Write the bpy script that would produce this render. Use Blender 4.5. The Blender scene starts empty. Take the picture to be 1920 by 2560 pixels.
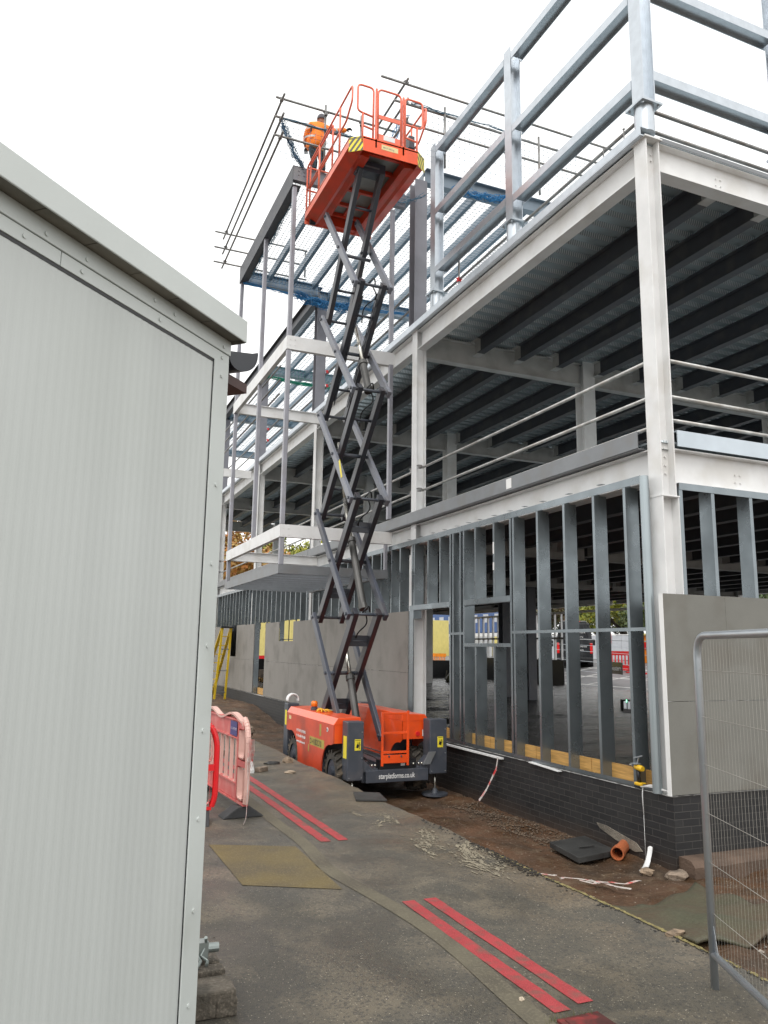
import bpy, math, random
from mathutils import Vector, Matrix
random.seed(7)
R = math.radians
S = bpy.context.scene
# ---------------- camera ----------------
def make_camera():
    yaw, pit, rol, F = 0.40112723, 0.1734496, 0.01443677, 1944.4418
    f = Vector((math.cos(pit)*math.sin(yaw), math.cos(pit)*math.cos(yaw), math.sin(pit)))
    r0 = Vector((math.cos(yaw), -math.sin(yaw), 0)); u0 = r0.cross(f)
    r = r0*math.cos(rol)+u0*math.sin(rol); u = -r0*math.sin(rol)+u0*math.cos(rol)
    cd = bpy.data.cameras.new('camera'); co = bpy.data.objects.new('camera', cd)
    S.collection.objects.link(co)
    m = Matrix.Identity(4)
    for i in range(3):
        m[i][0] = r[i]; m[i][1] = u[i]; m[i][2] = -f[i]
    m[0][3], m[1][3], m[2][3] = -6.17851, -6.67098, 1.75
    co.matrix_world = m
    cd.sensor_fit = 'HORIZONTAL'; cd.sensor_width = 36; cd.lens = 36*F/1920
    cd.clip_start = 0.05; cd.clip_end = 2000
    S.camera = co
make_camera()
# ---------------- world, sun, exposure ----------------
SUN_EL, SUN_AZ = 52, 215
w = bpy.data.worlds.new("World"); S.world = w; w.use_nodes = True
nt = w.node_tree; nt.nodes.clear()
sky = nt.nodes.new('ShaderNodeTexSky'); sky.sky_type = 'NISHITA'; sky.sun_disc = False
sky.sun_elevation = R(SUN_EL); sky.sun_rotation = R(SUN_AZ)
sky.air_density = 1.0; sky.dust_density = 4.0; sky.ozone_density = 1.0
hsv = nt.nodes.new('ShaderNodeHueSaturation'); hsv.inputs['Saturation'].default_value = 0.12
mixw = nt.nodes.new('ShaderNodeMix'); mixw.data_type = 'RGBA'; mixw.inputs[0].default_value = 0.7
mixw.inputs[7].default_value = (9.9, 9.9, 9.75, 1)   # even cloud cover over the sky gradient
bg = nt.nodes.new('ShaderNodeBackground'); bg.inputs[1].default_value = 0.13
wo = nt.nodes.new('ShaderNodeOutputWorld')
nt.links.new(sky.outputs[0], hsv.inputs['Color']); nt.links.new(hsv.outputs[0], mixw.inputs[6])
nt.links.new(mixw.outputs[2], bg.inputs[0]); nt.links.new(bg.outputs[0], wo.inputs[0])
sl = bpy.data.lights.new('sun', 'SUN'); sl.energy = 0.7; sl.angle = R(25); sl.color = (1, .97, .93)
so = bpy.data.objects.new('sun', sl); S.collection.objects.link(so)
az, el = R(SUN_AZ), R(SUN_EL)
sd = Vector((math.sin(az)*math.cos(el), math.cos(az)*math.cos(el), math.sin(el)))
so.rotation_euler = sd.to_track_quat('Z', 'Y').to_euler(); so.location = (-20, -20, 30)
S.view_settings.view_transform = 'Standard'; S.view_settings.look = 'None'
S.view_settings.gamma = 1; S.view_settings.use_curve_mapping = False
S.view_settings.exposure = 0.6
S.cycles.max_bounces = 7; S.cycles.diffuse_bounces = 4; S.cycles.glossy_bounces = 3
S.cycles.transparent_max_bounces = 8

# ---------------- helpers ----------------
COL = S.collection
class MB:
    def __init__(s): s.v = []; s.f = []; s.uv = None
    def add(s, vs, fs):
        b = len(s.v); s.v += [tuple(x) for x in vs]; s.f += [tuple(b+i for i in f) for f in fs]; return s
    def box(s, x0, x1, y0, y1, z0, z1):
        if x0 > x1: x0, x1 = x1, x0
        if y0 > y1: y0, y1 = y1, y0
        if z0 > z1: z0, z1 = z1, z0
        return s.add([(x0,y0,z0),(x1,y0,z0),(x1,y1,z0),(x0,y1,z0),(x0,y0,z1),(x1,y0,z1),(x1,y1,z1),(x0,y1,z1)],
              [(0,3,2,1),(4,5,6,7),(0,1,5,4),(1,2,6,5),(2,3,7,6),(3,0,4,7)])
    def bar(s, p, q, a, b, up=(0,0,1)):
        p = Vector(p); q = Vector(q); d = (q-p).normalized(); up = Vector(up)
        if abs(d.dot(up)) > .98: up = Vector((1,0,0))
        x = d.cross(up).normalized(); y = x.cross(d)
        vs = []
        for c in (p, q):
            for i, j in ((-1,-1),(1,-1),(1,1),(-1,1)): vs.append(c+x*a/2*i+y*b/2*j)
        return s.add(vs, [(0,1,2,3),(7,6,5,4),(0,4,5,1),(1,5,6,2),(2,6,7,3),(3,7,4,0)])
    def tube(s, pts, r, n=8, closed=False, caps=True):
        pts = [Vector(p) for p in pts]; m = len(pts); rings = []
        up = None
        for i, p in enumerate(pts):
            if closed: d = pts[(i+1) % m]-pts[i-1]
            elif i == 0: d = pts[1]-p
            elif i == m-1: d = p-pts[i-1]
            else: d = (pts[i+1]-p).normalized()+(p-pts[i-1]).normalized()
            d.normalize()
            if up is None:
                up = Vector((0,0,1)) if abs(d.z) < .9 else Vector((1,0,0))
            x = d.cross(up)
            if x.length < 1e-4: x = d.cross(Vector((0.3,1,0.2)))
            x.normalize(); y = x.cross(d).normalized(); up = y
            rr = r[i] if isinstance(r, (list, tuple)) else r
            rings.append([p+x*rr*math.cos(2*math.pi*k/n)+y*rr*math.sin(2*math.pi*k/n) for k in range(n)])
        vs = [v for g in rings for v in g]; fs = []
        for i in range(m if closed else m-1):
            a = i*n; b = ((i+1) % m)*n
            for k in range(n): fs.append((a+k, a+(k+1) % n, b+(k+1) % n, b+k))
        if caps and not closed: fs += [tuple(range(n))[::-1], tuple((m-1)*n+k for k in range(n))]
        return s.add(vs, fs)
    def prism(s, poly, axis, a, b):
        def P(u, v, t): return {'x':(t,u,v),'y':(u,t,v),'z':(u,v,t)}[axis]
        n = len(poly)
        vs = [P(u, v, a) for u, v in poly]+[P(u, v, b) for u, v in poly]
        fs = [tuple(range(n))[::-1], tuple(range(n, 2*n))]+[(i,(i+1) % n,n+(i+1) % n,n+i) for i in range(n)]
        return s.add(vs, fs)
    def isec(s, axis, a, b, c0, c1, tf=.014, tw=.01, fl='second'):
        (p0, p1), (q0, q1) = c0, c1
        def bx(pa, pb, qa, qb):
            if axis == 'x': s.box(a, b, pa, pb, qa, qb)
            elif axis == 'y': s.box(pa, pb, a, b, qa, qb)
            else: s.box(pa, pb, qa, qb, a, b)
        if fl == 'second':
            m = (p0+p1)/2
            bx(p0, p1, q0, q0+tf); bx(p0, p1, q1-tf, q1); bx(m-tw/2, m+tw/2, q0+tf, q1-tf)
        else:
            m = (q0+q1)/2
            bx(p0, p0+tf, q0, q1); bx(p1-tf, p1, q0, q1); bx(p0+tf, p1-tf, m-tw/2, m+tw/2)
        return s
    def disc(s, c, r, h, axis='z', n=24):
        c = Vector(c); d = {'x':Vector((1,0,0)),'y':Vector((0,1,0)),'z':Vector((0,0,1))}[axis]
        return s.tube([c-d*h/2, c+d*h/2], r, n)
    def xf(s, M, start=0):
        for i in range(start, len(s.v)): s.v[i] = tuple(M @ Vector(s.v[i]))
        return s
    def build(s, name, mat, parent=None, smooth=False, bevel=0):
        me = bpy.data.meshes.new(name); me.from_pydata(s.v, [], s.f)
        me.validate()
        if smooth:
            for p in me.polygons: p.use_smooth = True
        if mat: me.materials.append(mat)
        o = bpy.data.objects.new(name, me); COL.objects.link(o)
        if parent: o.parent = parent; o.matrix_parent_inverse = parent.matrix_world.inverted() if False else Matrix.Translation(-parent_loc(parent))
        if bevel:
            b = o.modifiers.new('b', 'BEVEL'); b.width = bevel; b.segments = 2; b.limit_method = 'ANGLE'
        return o
def parent_loc(p):
    v = Vector((0,0,0))
    while p:
        v += p.location; p = p.parent if False else None
    return v
def tag(o, label=None, cat=None, group=None, kind=None):
    if label: o['label'] = label
    if cat: o['category'] = cat
    if group: o['group'] = group
    if kind: o['kind'] = kind
    return o
def thing(name, label, cat, loc=(0,0,0), group=None):
    o = bpy.data.objects.new(name, None); COL.objects.link(o); o.location = loc; o.empty_display_size = .2
    return tag(o, label, cat, group)
def smooth_path(pts, rad, seg=4):
    """round the corners of a polyline"""
    pts = [Vector(p) for p in pts]; out = [pts[0]]
    for i in range(1, len(pts)-1):
        a, b, c = pts[i-1], pts[i], pts[i+1]
        r = min(rad, (b-a).length*.49, (c-b).length*.49)
        p = b+(a-b).normalized()*r; q = b+(c-b).normalized()*r
        for k in range(seg+1):
            t = k/seg; out.append((p*(1-t)**2)+(b*2*t*(1-t))+(q*t*t))
    out.append(pts[-1]); return out

# ---------------- materials ----------------
def mat(name, col, rough=.5, metal=0, var=.12, vscale=3, fine=0, fscale=60, bump=0, bscale=40, col2=None, spec=.5, dirt=None, dscale=1.2, damt=.5, coat=0, stretch=None, rvar=0):
    m = bpy.data.materials.new(name); m.use_nodes = True; n = m.node_tree; L = n.links
    b = n.nodes['Principled BSDF']; b.inputs['Roughness'].default_value = rough; b.inputs['Metallic'].default_value = metal
    b.inputs['Specular IOR Level'].default_value = spec
    if coat: b.inputs['Coat Weight'].default_value = coat
    tc = n.nodes.new('ShaderNodeNewGeometry'); src = tc.outputs['Position']
    if stretch:
        mp = n.nodes.new('ShaderNodeMapping'); mp.inputs['Scale'].default_value = stretch
        L.new(src, mp.inputs[0]); src2 = mp.outputs[0]
    else: src2 = src
    def noise(scale, det=4, s=None):
        q = n.nodes.new('ShaderNodeTexNoise'); q.inputs['Scale'].default_value = scale; q.inputs['Detail'].default_value = det
        L.new(s or src2, q.inputs['Vector']); return q.outputs['Fac']
    def mix(f, a, c, typ='MIX'):
        q = n.nodes.new('ShaderNodeMix'); q.data_type = 'RGBA'; q.blend_type = typ
        for sock, val in ((q.inputs[0], f), (q.inputs[6], a), (q.inputs[7], c)):
            if hasattr(val, 'links') or hasattr(val, 'is_output'): L.new(val, sock)
            else: sock.default_value = val if not isinstance(val, tuple) or len(val) == 4 else (*val, 1)
        return q.outputs[2]
    def ramp(f, a, c):
        q = n.nodes.new('ShaderNodeMapRange'); q.inputs[1].default_value = a; q.inputs[2].default_value = c; L.new(f, q.inputs[0]); return q.outputs[0]
    c2 = col2 or tuple(max(0, x*(1-var*2)) for x in col)
    c = mix(ramp(noise(vscale), .35, .68), tuple(col), tuple(c2))
    if fine: c = mix(ramp(noise(fscale, 2, src), .5, .72), c, tuple(min(1, x*(1+fine)) for x in col))
    if dirt:
        q = n.nodes.new('ShaderNodeMath'); q.operation = 'MULTIPLY'; q.inputs[1].default_value = damt
        L.new(ramp(noise(dscale, 7, src), .5, .66), q.inputs[0]); c = mix(q.outputs[0], c, tuple(dirt))
    L.new(c, b.inputs['Base Color'])
    if rvar:
        mr = n.nodes.new('ShaderNodeMapRange'); mr.inputs[1].default_value = .35; mr.inputs[2].default_value = .65
        mr.inputs[3].default_value = max(0.03, rough-rvar); mr.inputs[4].default_value = min(1, rough+rvar)
        L.new(noise(vscale*1.3), mr.inputs[0]); L.new(mr.outputs[0], b.inputs['Roughness'])
    if bump:
        bp = n.nodes.new('ShaderNodeBump'); bp.inputs['Strength'].default_value = bump; bp.inputs['Distance'].default_value = .02
        L.new(noise(bscale, 6, src), bp.inputs['Height']); L.new(bp.outputs[0], b.inputs['Normal'])
    m['x'] = 1
    return m
M = {}
M['white'] = mat('white_painted_steel', (.73,.73,.725), .45, var=.05, dirt=(.50,.47,.42), dscale=2.2, damt=.35)
M['beam'] = mat('grey_primed_steel', (.17,.175,.20), .5, var=.1, dirt=(.28,.27,.26), dscale=3, damt=.4)
M['purlin'] = mat('blue_grey_purlin', (.22,.27,.32), .4, .3, var=.1)
M['dbeam'] = mat('dark_shaded_primed_steel', (.058,.062,.074), .5, var=.1, dirt=(.13,.125,.12), dscale=3, damt=.4)  # grey primer darkened with the shade under the decks; edge beams share it
M['post'] = mat('grey_painted_post', (.30,.30,.335), .35, .2, var=.08, dirt=(.2,.19,.18), dscale=4, damt=.3)
M['galv'] = mat('galvanised_steel', (.52,.56,.60), .30, .75, var=.06, vscale=8, dirt=(.60,.63,.65), dscale=2, damt=.15)
M['galvs'] = mat('smooth_galvanised', (.36,.41,.43), .35, .6, var=.04, vscale=2)
M['stud'] = mat('galvanised_stud', (.25,.285,.305), .30, .75, var=.10, vscale=3, dirt=(.22,.24,.25), dscale=1.2, damt=.3, rvar=.05)
M['trim'] = mat('grey_edge_trim', (.205,.215,.225), .45, .3, var=.08, dirt=(.2,.19,.18), dscale=3, damt=.4)
M['trimB'] = mat('pale_blue_film', (.52,.58,.63), .35, .4, var=.06)
M['tube'] = mat('scaffold_tube', (.27,.27,.265), .45, .6, var=.2, vscale=8, dirt=(.16,.13,.11), dscale=6, damt=.6)
M['board'] = mat('cement_board', (.235,.22,.20), .75, var=.06, fine=.12, fscale=150, dirt=(.15,.14,.125), dscale=1.6, damt=.6, stretch=(1,1,.35))
M['boardB'] = mat('pale_cement_board', (.170,.168,.150), .7, var=.06, fine=.1, fscale=150, dirt=(.135,.125,.105), dscale=1.5, damt=.7)
M['concrete'] = mat('concrete', (.20,.175,.14), .8, var=.2, fine=.5, fscale=90, bump=.4, dirt=(.09,.08,.065), dscale=3, damt=.7)
M['earthc'] = mat('muddy_concrete', (.115,.075,.052), .8, var=.25, bump=.5)
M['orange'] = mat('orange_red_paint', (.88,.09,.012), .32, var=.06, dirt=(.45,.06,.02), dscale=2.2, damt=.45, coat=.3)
M['orange_side'] = mat('darker_orange_side', (.62,.07,.025), .4, var=.12, dirt=(.26,.05,.03), dscale=2.0, damt=.7)  # darker, duller orange with random blotches for the left flank
M['salmon'] = mat('faded_orange_rail', (.88,.19,.11), .35, var=.08, dirt=(.7,.15,.09), dscale=6, damt=.4)
M['dgrey'] = mat('dark_grey_paint', (.060,.068,.085), .38, var=.1, dirt=(.13,.12,.12), dscale=5, damt=.35)
M['arm'] = mat('shaded_arm_grey', (.034,.036,.044), .35, var=.08, dirt=(.05,.035,.035), dscale=3, damt=.6)  # arm grey with the shade of the undersides put into the colour
M['arml'] = mat('lit_arm_grey', (.165,.175,.205), .35, var=.08, dirt=(.12,.11,.11), dscale=4, damt=.45)  # lighter copy of the arm grey, light on upper faces painted in
M['black'] = mat('black_plastic', (.012,.013,.015), .45, var=.2)
M['rubber'] = mat('tyre_rubber', (.055,.048,.038), .8, var=.3, dirt=(.13,.10,.07), dscale=6, damt=.8, bump=.3)
M['steel'] = mat('bright_steel', (.6,.58,.52), .25, .9)
M['deckfloor'] = mat('grey_deck_floor', (.26,.27,.25), .5, var=.12, dirt=(.2,.2,.19), dscale=3, damt=.4)
M['dully'] = mat('dull_yellow_label', (.42,.33,.06), .5, var=.15)
M['yellow'] = mat('yellow_sticker', (.80,.66,.04), .5, var=.05)
M['paleyellow'] = mat('faded_yellow_plate', (.75,.60,.30), .5, var=.1)
M['whitep'] = mat('white_plastic', (.75,.75,.74), .4, var=.05)
M['cabin'] = mat('cabin_panel', (.525,.552,.535), .42, var=.035, vscale=2.2, dirt=(.44,.47,.44), dscale=1.1, damt=.3, stretch=(3,3,.12))
M['cabintrim'] = mat('cabin_trim', (.56,.595,.575), .4, var=.05, vscale=1.5, dirt=(.33,.35,.31), dscale=2.2, damt=.35)
M['soffit'] = mat('dark_soffit', (.24,.22,.18), .7, var=.3, dirt=(.09,.085,.06), dscale=4, damt=.8)  # dull brown-grey base with darker random blotches
M['gutter'] = mat('dark_gutter', (.018,.022,.032), .35, var=.2)
M['brownw'] = mat('brown_fascia', (.075,.03,.024), .5, var=.3)
M['barrier'] = mat('faded_red_barrier', (.60,.125,.115), .5, var=.1, dirt=(.66,.30,.26), dscale=5, damt=.5)
M['barrierw'] = mat('bleached_barrier_edge', (.70,.43,.37), .5, var=.1)
M['redp'] = mat('bright_red_plastic', (.70,.018,.022), .3, var=.05)
M['foot'] = mat('rubber_foot', (.035,.036,.038), .75, var=.3, dirt=(.10,.095,.085), dscale=6, damt=.5)
M['ladder'] = mat('yellow_ladder', (.75,.52,.02), .45, var=.08, dirt=(.45,.30,.04), dscale=5, damt=.4)
M['timber'] = mat('timber', (.60,.34,.10), .65, var=.2, vscale=4, stretch=(6,1,14))
M['membrane'] = mat('black_membrane', (.028,.027,.025), .27, var=.3, bump=0, spec=.6)
M['jacket'] = mat('orange_jacket', (.95,.22,.008), .7, var=.08, bump=.3, bscale=25)
M['reflect'] = mat('reflective_band', (.42,.39,.37), .4, .3)
M['trousers'] = mat('dark_trousers', (.020,.022,.026), .8, var=.2)
M['skin'] = mat('skin', (.5,.28,.2), .5)
M['hat'] = mat('grey_hat', (.10,.10,.115), .8, var=.2)
M['redpaint'] = mat('worn_red_paint', (.36,.042,.046), .6, var=.12, vscale=6, fine=.35, fscale=160, dirt=(.17,.075,.06), dscale=10, damt=.8, bump=.35, bscale=150)
M['rubble'] = mat('rubble', (.26,.20,.15), .85, var=.35, vscale=12, bump=.4)
M['terra'] = mat('terracotta_pipe', (.45,.13,.05), .45, var=.1)
M['bag'] = mat('dark_green_bag', (.075,.072,.02), .5, var=.4, vscale=5)
M['blue'] = mat('blue_container', (.035,.10,.28), .45, var=.1)
M['hoard'] = mat('grey_hoarding', (.50,.52,.56), .5, var=.05)
M['hoardy'] = mat('yellow_hoarding', (.72,.62,.22), .5, var=.05)
M['orangep'] = mat('orange_plastic', (.85,.25,.01), .4)
M['vanblack'] = mat('black_van_paint', (.022,.024,.027), .22, var=.1, coat=.5)
M['glass'] = mat('dark_glass', (.01,.012,.014), .08)
M['tail'] = mat('tail_light', (.75,.02,.02), .2)
M['trunk'] = mat('bark', (.06,.045,.03), .9, var=.3)
M['tarp'] = mat('green_brown_mat', (.062,.062,.036), .6, var=.4, vscale=2.6, col2=(.078,.055,.033), fine=.5, fscale=70, bump=.5, bscale=18)
M['net_b'] = mat('blue_net_cord', (.03,.21,.46), .6)
M['net_g'] = mat('green_net_cord', (.015,.30,.19), .6)
M['net_k'] = mat('grey_net_cord', (.08,.19,.28), .6)
M['coal'] = mat('dark_cover', (.045,.045,.043), .55, var=.25, bump=.2)

# corrugated decking; highlights of the web embossing are painted as bright bands
def deck_mat():
    m = bpy.data.materials.new('galvanised_decking'); m.use_nodes = True; n = m.node_tree; L = n.links
    b = n.nodes['Principled BSDF']; b.inputs['Metallic'].default_value = .55; b.inputs['Roughness'].default_value = .26
    g = n.nodes.new('ShaderNodeNewGeometry')
    wv = n.nodes.new('ShaderNodeTexWave'); wv.bands_direction = 'X'; wv.inputs['Scale'].default_value = 8; wv.inputs['Distortion'].default_value = 0
    L.new(g.outputs['Position'], wv.inputs[0])
    no = n.nodes.new('ShaderNodeTexNoise'); no.inputs['Scale'].default_value = 1.5; L.new(g.outputs['Position'], no.inputs['Vector'])
    sep = n.nodes.new('ShaderNodeSeparateXYZ'); L.new(g.outputs['Normal'], sep.inputs[0])
    ab = n.nodes.new('ShaderNodeMath'); ab.operation = 'ABSOLUTE'; L.new(sep.outputs['Y'], ab.inputs[0])
    gt = n.nodes.new('ShaderNodeMath'); gt.operation = 'GREATER_THAN'; gt.inputs[1].default_value = .5; L.new(ab.outputs[0], gt.inputs[0])
    g2 = n.nodes.new('ShaderNodeMath'); g2.operation = 'GREATER_THAN'; g2.inputs[1].default_value = .62; L.new(wv.outputs['Fac'], g2.inputs[0])
    mu = n.nodes.new('ShaderNodeMath'); mu.operation = 'MULTIPLY'; L.new(gt.outputs[0], mu.inputs[0]); L.new(g2.outputs[0], mu.inputs[1])
    r1 = n.nodes.new('ShaderNodeMix'); r1.data_type = 'RGBA'; r1.inputs[6].default_value = (.62,.70,.73,1); r1.inputs[7].default_value = (.27,.32,.34,1); L.new(no.outputs['Fac'], r1.inputs[0])
    r2 = n.nodes.new('ShaderNodeMix'); r2.data_type = 'RGBA'; L.new(mu.outputs[0], r2.inputs[0]); L.new(r1.outputs[2], r2.inputs[6]); r2.inputs[7].default_value = (.85,.88,.9,1)
    L.new(r2.outputs[2], b.inputs['Base Color']); return m
M['deck'] = deck_mat()

def brick_mat():
    m = bpy.data.materials.new('dark_engineering_brick'); m.use_nodes = True; n = m.node_tree; L = n.links
    b = n.nodes['Principled BSDF']; b.inputs['Roughness'].default_value = .55
    g = n.nodes.new('ShaderNodeNewGeometry'); sp = n.nodes.new('ShaderNodeSeparateXYZ'); L.new(g.outputs['Position'], sp.inputs[0])
    ad = n.nodes.new('ShaderNodeMath'); ad.operation = 'ADD'; L.new(sp.outputs['X'], ad.inputs[0]); L.new(sp.outputs['Y'], ad.inputs[1])
    zo = n.nodes.new('ShaderNodeMath'); zo.operation = 'ADD'; zo.inputs[1].default_value = -.25+7.5; L.new(sp.outputs['Z'], zo.inputs[0])
    cb = n.nodes.new('ShaderNodeCombineXYZ'); L.new(ad.outputs[0], cb.inputs[0]); L.new(zo.outputs[0], cb.inputs[1])
    br = n.nodes.new('ShaderNodeTexBrick'); br.inputs['Scale'].default_value = 1; br.inputs['Brick Width'].default_value = .225
    br.inputs['Row Height'].default_value = .075; br.inputs['Mortar Size'].default_value = .0045; br.inputs['Mortar Smooth'].default_value = .3
    br.inputs['Color1'].default_value = (.010,.0105,.012,1); br.inputs['Color2'].default_value = (.020,.020,.021,1); br.inputs['Mortar'].default_value = (.050,.048,.044,1)
    L.new(cb.outputs[0], br.inputs['Vector'])
    no = n.nodes.new('ShaderNodeTexNoise'); no.inputs['Scale'].default_value = 2.2; no.inputs['Detail'].default_value = 7; L.new(g.outputs['Position'], no.inputs['Vector'])
    mr = n.nodes.new('ShaderNodeMapRange'); mr.inputs[1].default_value = .45; mr.inputs[2].default_value = .75; mr.inputs[4].default_value = .6; L.new(no.outputs['Fac'], mr.inputs[0])
    # splashed mud on the lowest courses
    mz = n.nodes.new('ShaderNodeMapRange'); mz.inputs[1].default_value = -.3; mz.inputs[2].default_value = -.56; L.new(sp.outputs['Z'], mz.inputs[0])
    mm = n.nodes.new('ShaderNodeMath'); mm.operation = 'MULTIPLY'; L.new(mz.outputs[0], mm.inputs[0]); L.new(no.outputs['Fac'], mm.inputs[1])
    mx = n.nodes.new('ShaderNodeMix'); mx.data_type = 'RGBA'; L.new(mr.outputs[0], mx.inputs[0]); L.new(br.outputs['Color'], mx.inputs[6]); mx.inputs[7].default_value = (.026,.025,.023,1)
    m2 = n.nodes.new('ShaderNodeMix'); m2.data_type = 'RGBA'; L.new(mm.outputs[0], m2.inputs[0]); L.new(mx.outputs[2], m2.inputs[6]); m2.inputs[7].default_value = (.075,.045,.028,1)
    L.new(m2.outputs[2], b.inputs['Base Color'])
    bp = n.nodes.new('ShaderNodeBump'); bp.inputs['Strength'].default_value = .5; bp.inputs['Distance'].default_value = .008; bp.invert = True
    L.new(br.outputs['Fac'], bp.inputs['Height']); L.new(bp.outputs[0], b.inputs['Normal'])
    return m
M['brick'] = brick_mat()

def ground_mat(name, kind):
    m = bpy.data.materials.new(name); m.use_nodes = True; n = m.node_tree; L = n.links
    b = n.nodes['Principled BSDF']
    g = n.nodes.new('ShaderNodeNewGeometry'); P = g.outputs['Position']
    def noise(s, d=5, dist=0, vec=None):
        q = n.nodes.new('ShaderNodeTexNoise'); q.inputs['Scale'].default_value = s; q.inputs['Detail'].default_value = d; q.inputs['Distortion'].default_value = dist
        L.new(vec or P, q.inputs['Vector']); return q.outputs['Fac']
    def rmp(f, a, c, lo=0, hi=1):
        q = n.nodes.new('ShaderNodeMapRange'); q.inputs[1].default_value = a; q.inputs[2].default_value = c; q.inputs[3].default_value = lo; q.inputs[4].default_value = hi; L.new(f, q.inputs[0]); return q.outputs[0]
    def mix(f, a, c):
        q = n.nodes.new('ShaderNodeMix'); q.data_type = 'RGBA'
        for so_, v in ((q.inputs[0], f), (q.inputs[6], a), (q.inputs[7], c)):
            if isinstance(v, (int, float)): so_.default_value = v
            elif isinstance(v, tuple): so_.default_value = (*v, 1)
            else: L.new(v, so_)
        return q.outputs[2]
    if kind == 'asphalt':
        c = mix(rmp(noise(.9, 6), .38, .62), (.057,.053,.044), (.076,.068,.053))
        c = mix(rmp(noise(2.3, 8, .6), .47, .66, 0, .8), c, (.158,.132,.094))
        sx_ = n.nodes.new('ShaderNodeSeparateXYZ'); L.new(P, sx_.inputs[0])
        e1 = rmp(sx_.outputs['X'], -3.35, -2.5, 0, .8); n1_ = rmp(noise(1.6, 7, .8), .38, .6); mu_ = n.nodes.new('ShaderNodeMath'); mu_.operation = 'MULTIPLY'; L.new(e1, mu_.inputs[0]); L.new(n1_, mu_.inputs[1])
        c = mix(mu_.outputs[0], c, (.16,.120,.078))      # dried mud film
        c = mix(rmp(noise(.55, 6, .4), .55, .7, 0, .55), c, (.070,.071,.070))
        vo = n.nodes.new('ShaderNodeTexVoronoi'); vo.inputs['Scale'].default_value = 70; L.new(P, vo.inputs['Vector'])
        spk = rmp(vo.outputs['Distance'], .28, .12)
        sel = n.nodes.new('ShaderNodeSeparateColor'); L.new(vo.outputs['Color'], sel.inputs[0])
        s2 = rmp(sel.outputs[0], .62, .8); mu = n.nodes.new('ShaderNodeMath'); mu.operation = 'MULTIPLY'; L.new(spk, mu.inputs[0]); L.new(s2, mu.inputs[1])
        c = mix(mu.outputs[0], c, (.44,.39,.30))
        s3 = rmp(sel.outputs[1], .6, .9, 0, .65); c = mix(s3, c, (.028,.028,.029))
        c = mix(rmp(noise(210, 3), .46, .62, 0, .5), c, (.135,.120,.090)); h = noise(120, 4)
        b.inputs['Roughness'].default_value = .6
        L.new(rmp(noise(1.1, 6, .5), .38, .62, .36, .72), b.inputs['Roughness'])
        bs, bd = .55, .008
    elif kind == 'earth':
        c = mix(rmp(noise(1.3, 7, .6), .35, .65), (.098,.047,.021), (.042,.025,.013))
        c = mix(rmp(noise(7, 6), .5, .7, 0, .7), c, (.115,.078,.046))
        vo = n.nodes.new('ShaderNodeTexVoronoi'); vo.inputs['Scale'].default_value = 38; L.new(P, vo.inputs['Vector'])
        sel = n.nodes.new('ShaderNodeSeparateColor'); L.new(vo.outputs['Color'], sel.inputs[0])
        mu = n.nodes.new('ShaderNodeMath'); mu.operation = 'MULTIPLY'; L.new(rmp(vo.outputs['Distance'], .35, .2), mu.inputs[0]); L.new(rmp(sel.outputs[0], .9, .94), mu.inputs[1])
        c = mix(mu.outputs[0], c, (.34,.28,.22)); h = noise(24, 8)
        L.new(rmp(noise(2, 5), .35, .65, .35, .85), b.inputs['Roughness']); bs, bd = .8, .03
    elif kind == 'strip':
        c = mix(rmp(noise(3, 7), .35, .65), (.118,.104,.070), (.078,.067,.048))
        c = mix(rmp(noise(60, 3), .5, .7), c, (.15,.13,.09)); h = noise(90, 4); b.inputs['Roughness'].default_value = .75; bs, bd = .5, .006
    elif kind == 'sandy':
        c = mix(rmp(noise(2.5, 7), .35, .65), (.135,.100,.036), (.088,.069,.038))
        c = mix(rmp(noise(90, 3), .52, .7), c, (.19,.15,.075)); h = noise(100, 4); b.inputs['Roughness'].default_value = .7; bs, bd = .5, .006
    elif kind == 'gravel':
        c = mix(rmp(noise(5, 7), .4, .6), (.21,.18,.15), (.11,.085,.06)); h = noise(70, 4); b.inputs['Roughness'].default_value = .8; bs, bd = .9, .02
    L.new(c, b.inputs['Base Color'])
    bp = n.nodes.new('ShaderNodeBump'); bp.inputs['Strength'].default_value = bs; bp.inputs['Distance'].default_value = bd; L.new(h, bp.inputs['Height']); L.new(bp.outputs[0], b.inputs['Normal'])
    return m
M['asphalt'] = ground_mat('wet_asphalt', 'asphalt'); M['earth'] = ground_mat('brown_earth', 'earth')
M['strip'] = ground_mat('concrete_channel', 'strip'); M['sandy'] = ground_mat('sandy_patch', 'sandy'); M['gravel'] = ground_mat('stony_ground', 'gravel')
def memb():
    m = M['membrane']; n = m.node_tree; L = n.links; b = n.nodes['Principled BSDF']
    g = n.nodes.new('ShaderNodeNewGeometry'); mp = n.nodes.new('ShaderNodeMapping'); mp.inputs['Scale'].default_value = (1.6,5,1); mp.inputs['Rotation'].default_value = (0,0,R(20))
    L.new(g.outputs['Position'], mp.inputs[0]); no = n.nodes.new('ShaderNodeTexNoise'); no.inputs['Scale'].default_value = 1.6; no.inputs['Detail'].default_value = 6; no.inputs['Distortion'].default_value = 1.2
    L.new(mp.outputs[0], no.inputs['Vector']); bp = n.nodes.new('ShaderNodeBump'); bp.inputs['Strength'].default_value = 1; bp.inputs['Distance'].default_value = .075
    L.new(no.outputs['Fac'], bp.inputs['Height']); L.new(bp.outputs[0], b.inputs['Normal'])
memb()
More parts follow.
